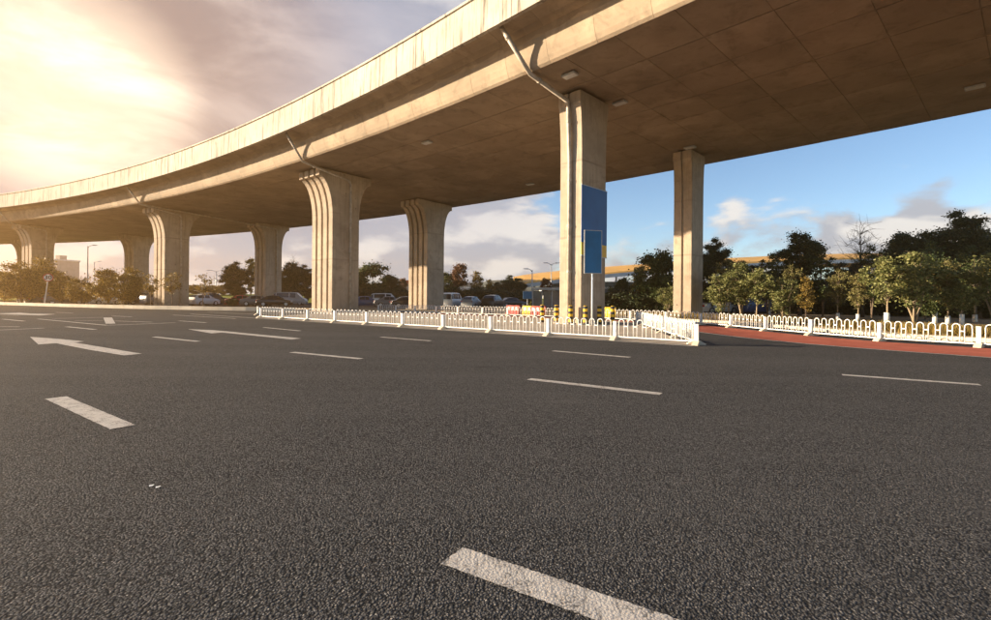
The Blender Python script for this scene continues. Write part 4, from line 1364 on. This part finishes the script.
for a in (('slender', 729, 256, 38, 'slender airy tree rising between the slim pillar and the lamp pole', 0.9), ('slender2', 768, 252, 39, 'slender grey green tree behind the thin lamp pole', 1.0),
          ('slender', 790, 262, 33, 'slender yellow-green tree in front of the rounded evergreen', 0.8), ('slender2', 823, 250, 37, 'slender airy tree left of the bare tree', 1.0),
          ('slender', 838, 266, 31, 'short slender yellow-green tree left of the bare tree foot', 0.9), ('slender2', 872, 243, 36, 'slender airy tree touching the bare tree on its right', 0.9),
          ('slender', 858, 270, 29, 'small slender tree before the bare tree', 0.9), ('slender2', 926, 240, 34, 'slender airy tree behind the many-stemmed pale tree', 1.0),
          ('slender', 948, 256, 27, 'slender yellow-green tree right of the many-stemmed pale tree', 0.9), ('slender2', 975, 244, 30, 'slender airy tree near the right edge', 1.0)):
    tree(*a[:5], wide=a[5], name='slender_tree', group=TR, wash=0.55 if a[3] < 32 else 0)
TB = 'trees behind the viaduct pillars'
for a in (('bushy', 657, 252, 47, 'large glossy green tree filling the gap left of the slim pillar', 'broadleaf_tree', 1.0),
          ('bushy2', 622, 277, 52, 'mid green tree immediately right of the banner pillar', 'broadleaf_tree', 0.8),
          ('wispy', 640, 262, 50, 'thin yellowish tree between the two green trees right of the banner pillar', 'young_tree', 1.0),
          ('young3', 668, 286, 44, 'low olive tree at the left foot of the slim pillar', 'young_tree', 1.2),
          ('rust', 545.5, 277, 60, 'small rust coloured tree in front of the orange roof tip', 'young_tree', 0.75),
          ('rust', 459.5, 262, 88, 'rust brown round-headed tree just right of the flared pillar', 'broadleaf_tree', 0.85),
          ('bushy2', 449, 272, 92, 'dark green tree pressed against the flared pillar on its right', 'broadleaf_tree', 1.2),
          ('wispy', 477, 268, 90, 'loose grey green tree right of the rust brown tree', 'broadleaf_tree', 1.0),
          ('wispy', 489, 277, 86, 'thin olive tree right of the loose grey green one', 'young_tree', 0.9),
          ('evergreen3', 512, 276, 84, 'dark low tree left of the small blue board', 'evergreen_tree', 1.6),
          ('evergreen', 500, 281, 90, 'dark low tree behind the black high car', 'evergreen_tree', 1.7),
          ('rust', 403, 277, 104, 'small rust red tree left of the flared pillar', 'young_tree', 0.7),
          ('bushy', 372, 264, 96, 'dark tree with a loose top right of the thick ribbed pillar', 'broadleaf_tree', 1.25),
          ('evergreen', 391, 275, 98, 'dark round tree between the loose topped tree and the rust red tree', 'evergreen_tree', 1.5),
          ('bushy2', 418, 284, 110, 'low green tree half behind the flared pillar', 'broadleaf_tree', 1.0),
          ('evergreen3', 236, 263, 88, 'dark round tree left of the far-side flared pillar', 'evergreen_tree', 1.35),
          ('gold', 251, 257, 96, 'bright yellow-green tree edge beside the far-side flared pillar', 'broadleaf_tree', 0.55),
          ('evergreen2', 291, 262, 92, 'dark evergreen left of the thick ribbed pillar', 'evergreen_tree', 1.2),
          ('bare', 293, 256, 99, 'bare twiggy tree rising behind the dark evergreen left of the ribbed pillar', 'bare_tree', 0.9),
          ('evergreen3', 306, 266, 95, 'dark evergreen touching the left side of the thick ribbed pillar', 'evergreen_tree', 1.3),
          ('evergreen', 279, 270, 97, 'dark tree right beside the far-side flared pillar', 'evergreen_tree', 0.7),
          ('bushy2', 333, 268, 104, 'tree hidden mostly behind the thick ribbed pillar', 'broadleaf_tree', 1.0)):
    tree(*a[:5], name=a[5], wide=a[6], group=TB)
TL = 'shrubs and saplings on the left island'
for a in (('olive2', 4, 272, 66, 'golden olive shrub at the extreme left edge', 'olive_shrub', 1.0),
          ('olive', 22, 264, 64, 'tall golden shrub left of the speed sign', 'olive_shrub', 0.9),
          ('olive', 41, 260, 66, 'tallest golden shrub right behind the speed sign', 'olive_shrub', 0.85),
          ('olive2', 62, 276, 63, 'low golden shrub right of the speed sign', 'olive_shrub', 1.1),
          ('olive', 84, 279, 60, 'low wide golden shrub below the tall street lamp', 'olive_shrub', 1.0),
          ('olive2', 108, 270, 58, 'golden shrub in front of the far-side pillar at left', 'olive_shrub', 0.9),
          ('olive', 127, 269, 57, 'golden shrub between the far-side pillar and the piped pillar', 'olive_shrub', 0.75),
          ('sapling', 151, 272, 54, 'thin sapling against the sunlit ribs of the piped pillar', 'sapling', 0.9),
          ('sapling', 172, 270, 53, 'thin sapling in front of the drain pipe of the left ribbed pillar', 'sapling', 1.0),
          ('sapling', 203, 272, 51, 'slender sapling standing in the open bay before the white hatchback', 'sapling', 0.9)):
    tree(*a[:5], name=a[5], wide=a[6], group=TL, z=0.16, cat='tree' if a[5] == 'sapling' else 'shrub')
tree('hedge', 233, 298, 52, 'small dark round shrub on the island right of the white hatchback', cat='shrub', name='round_shrub', wide=0.9, z=0.16)
# far rows of shrubs on the bank and under the evergreens
k = 0
for (x, Y, yt, lb) in ((150, 112, 285, 'low brown-green shrub on the bank left of the piped pillar'), (195, 112, 285, 'low shrub on the bank at the left of the open bay'), (212, 113, 285.5, 'low shrub on the bank in the middle of the open bay'),
                       (224, 111, 285, 'low shrub on the bank against the dark round tree'), (75, 112, 285, 'low shrub on the bank below the pale apartment block'), (98, 112, 285.5, 'low shrub on the bank between the two lamps')):
    tree('olive2', x, yt, Y, lb, cat='shrub', name='bank_shrub', wide=2.2, z=1.4, group='shrubs along the grass bank')
for (x, Y, yt, lb) in ((360, 93, 289, 'low dark bush against the right side of the thick ribbed pillar'), (382, 92, 290, 'low dark bush behind the white van between the pillars'),
                       (404, 95, 290, 'low dark bush under the small rust red tree'), (455, 84, 289, 'low dark bush behind the white van right of the flared pillar'),
                       (478, 82, 288, 'low dark bush behind the silver hatchback'), (499, 80, 289, 'low dark bush behind the black high car in the shade'),
                       (520, 76, 291, 'low dark bush left of the small blue board'), (285, 88, 289, 'low dark bush behind the long silver van'), (618, 50, 290, 'low dark bush at the right foot of the banner pillar'),
                       (645, 49, 291, 'low dark bush between banner pillar and slim pillar'), (668, 47, 292, 'low dark bush at the left foot of the slim pillar')):
    tree('hedge', x, yt, Y, lb, cat='shrub', name='low_bush', wide=1.5, group='low bushes behind the pillars')
for i, (x, Y) in enumerate(((708, 50), (728, 49), (752, 50), (775, 49), (797, 46), (822, 46), (845, 44), (868, 43), (893, 42), (918, 41), (945, 40), (972, 38), (1000, 37))):
    tree('hedge', x, 293 - (x - 700) * 0.03, Y, ['first', 'second', 'third', 'fourth', 'fifth', 'sixth', 'seventh', 'eighth', 'ninth', 'tenth', 'eleventh', 'twelfth', 'thirteenth'][i] +
         ' dark hedge bush from the slim pillar, under the evergreens', cat='shrub', name='hedge_bush', wide=1.5, group='hedge bushes under the evergreens')

# dry grass along the verge: nobody could count it
rs = np.random.RandomState(5)
pts = []
line = [p for p in offset_line(smooth_right, 5.2) if 6 < p.y < 40]
for p in line:
    for _ in range(260):
        pts.append((p.x + rs.normal() * 0.55 + rs.uniform(-0.5, 1.6), p.y + rs.normal() * 0.6, 0.08))
pts = np.array(pts)
n = len(pts)
ang = rs.uniform(0, 6.28, n)
hh = rs.uniform(0.12, 0.42, n)
w = 0.012 + 0.012 * rs.rand(n)
tip = rs.normal(size=(n, 2)) * 0.10
v = np.empty((n, 4, 3))
ca, sa = np.cos(ang) * w, np.sin(ang) * w
v[:, 0] = pts + np.stack([-ca, -sa, 0 * w], 1)
v[:, 1] = pts + np.stack([ca, sa, 0 * w], 1)
v[:, 2] = pts + np.stack([ca * 0.2 + tip[:, 0], sa * 0.2 + tip[:, 1], hh], 1)
v[:, 3] = pts + np.stack([-ca * 0.2 + tip[:, 0], -sa * 0.2 + tip[:, 1], hh], 1)
gr = link('dry_grass', fast_mesh('dry_grass', v.reshape(-1, 3), np.arange(n * 4).reshape(n, 4), 'leaf_olive'))
gr['kind'] = 'stuff'
gr['label'] = 'tufts of dry grass along the tree bed behind the right-hand fence'
gr['category'] = 'grass'

# ------------------------------------------------------------------ orange haze added in place of the lens flare wash
hz = MB().box((-310, -310, -2.2), (310, 310, 24)).build('haze', None)
hz['kind'] = 'stuff'
hz['label'] = 'orange-tinted haze standing in for the lens flare wash'
hz['category'] = 'haze'
hm = bpy.data.materials.new('haze')
hm.use_nodes = True
hm.node_tree.nodes.clear()
ht = NT(hm.node_tree)
pv = ht.node('ShaderNodeVolumePrincipled')
pv.inputs['Color'].default_value = (1.0, 0.62, 0.28, 1)
pv.inputs['Density'].default_value = 0.0011
pv.inputs['Anisotropy'].default_value = 0.72
ho = ht.node('ShaderNodeOutputMaterial')
ht.l.new(pv.outputs[0], ho.inputs['Volume'])
hz.data.materials.append(hm)
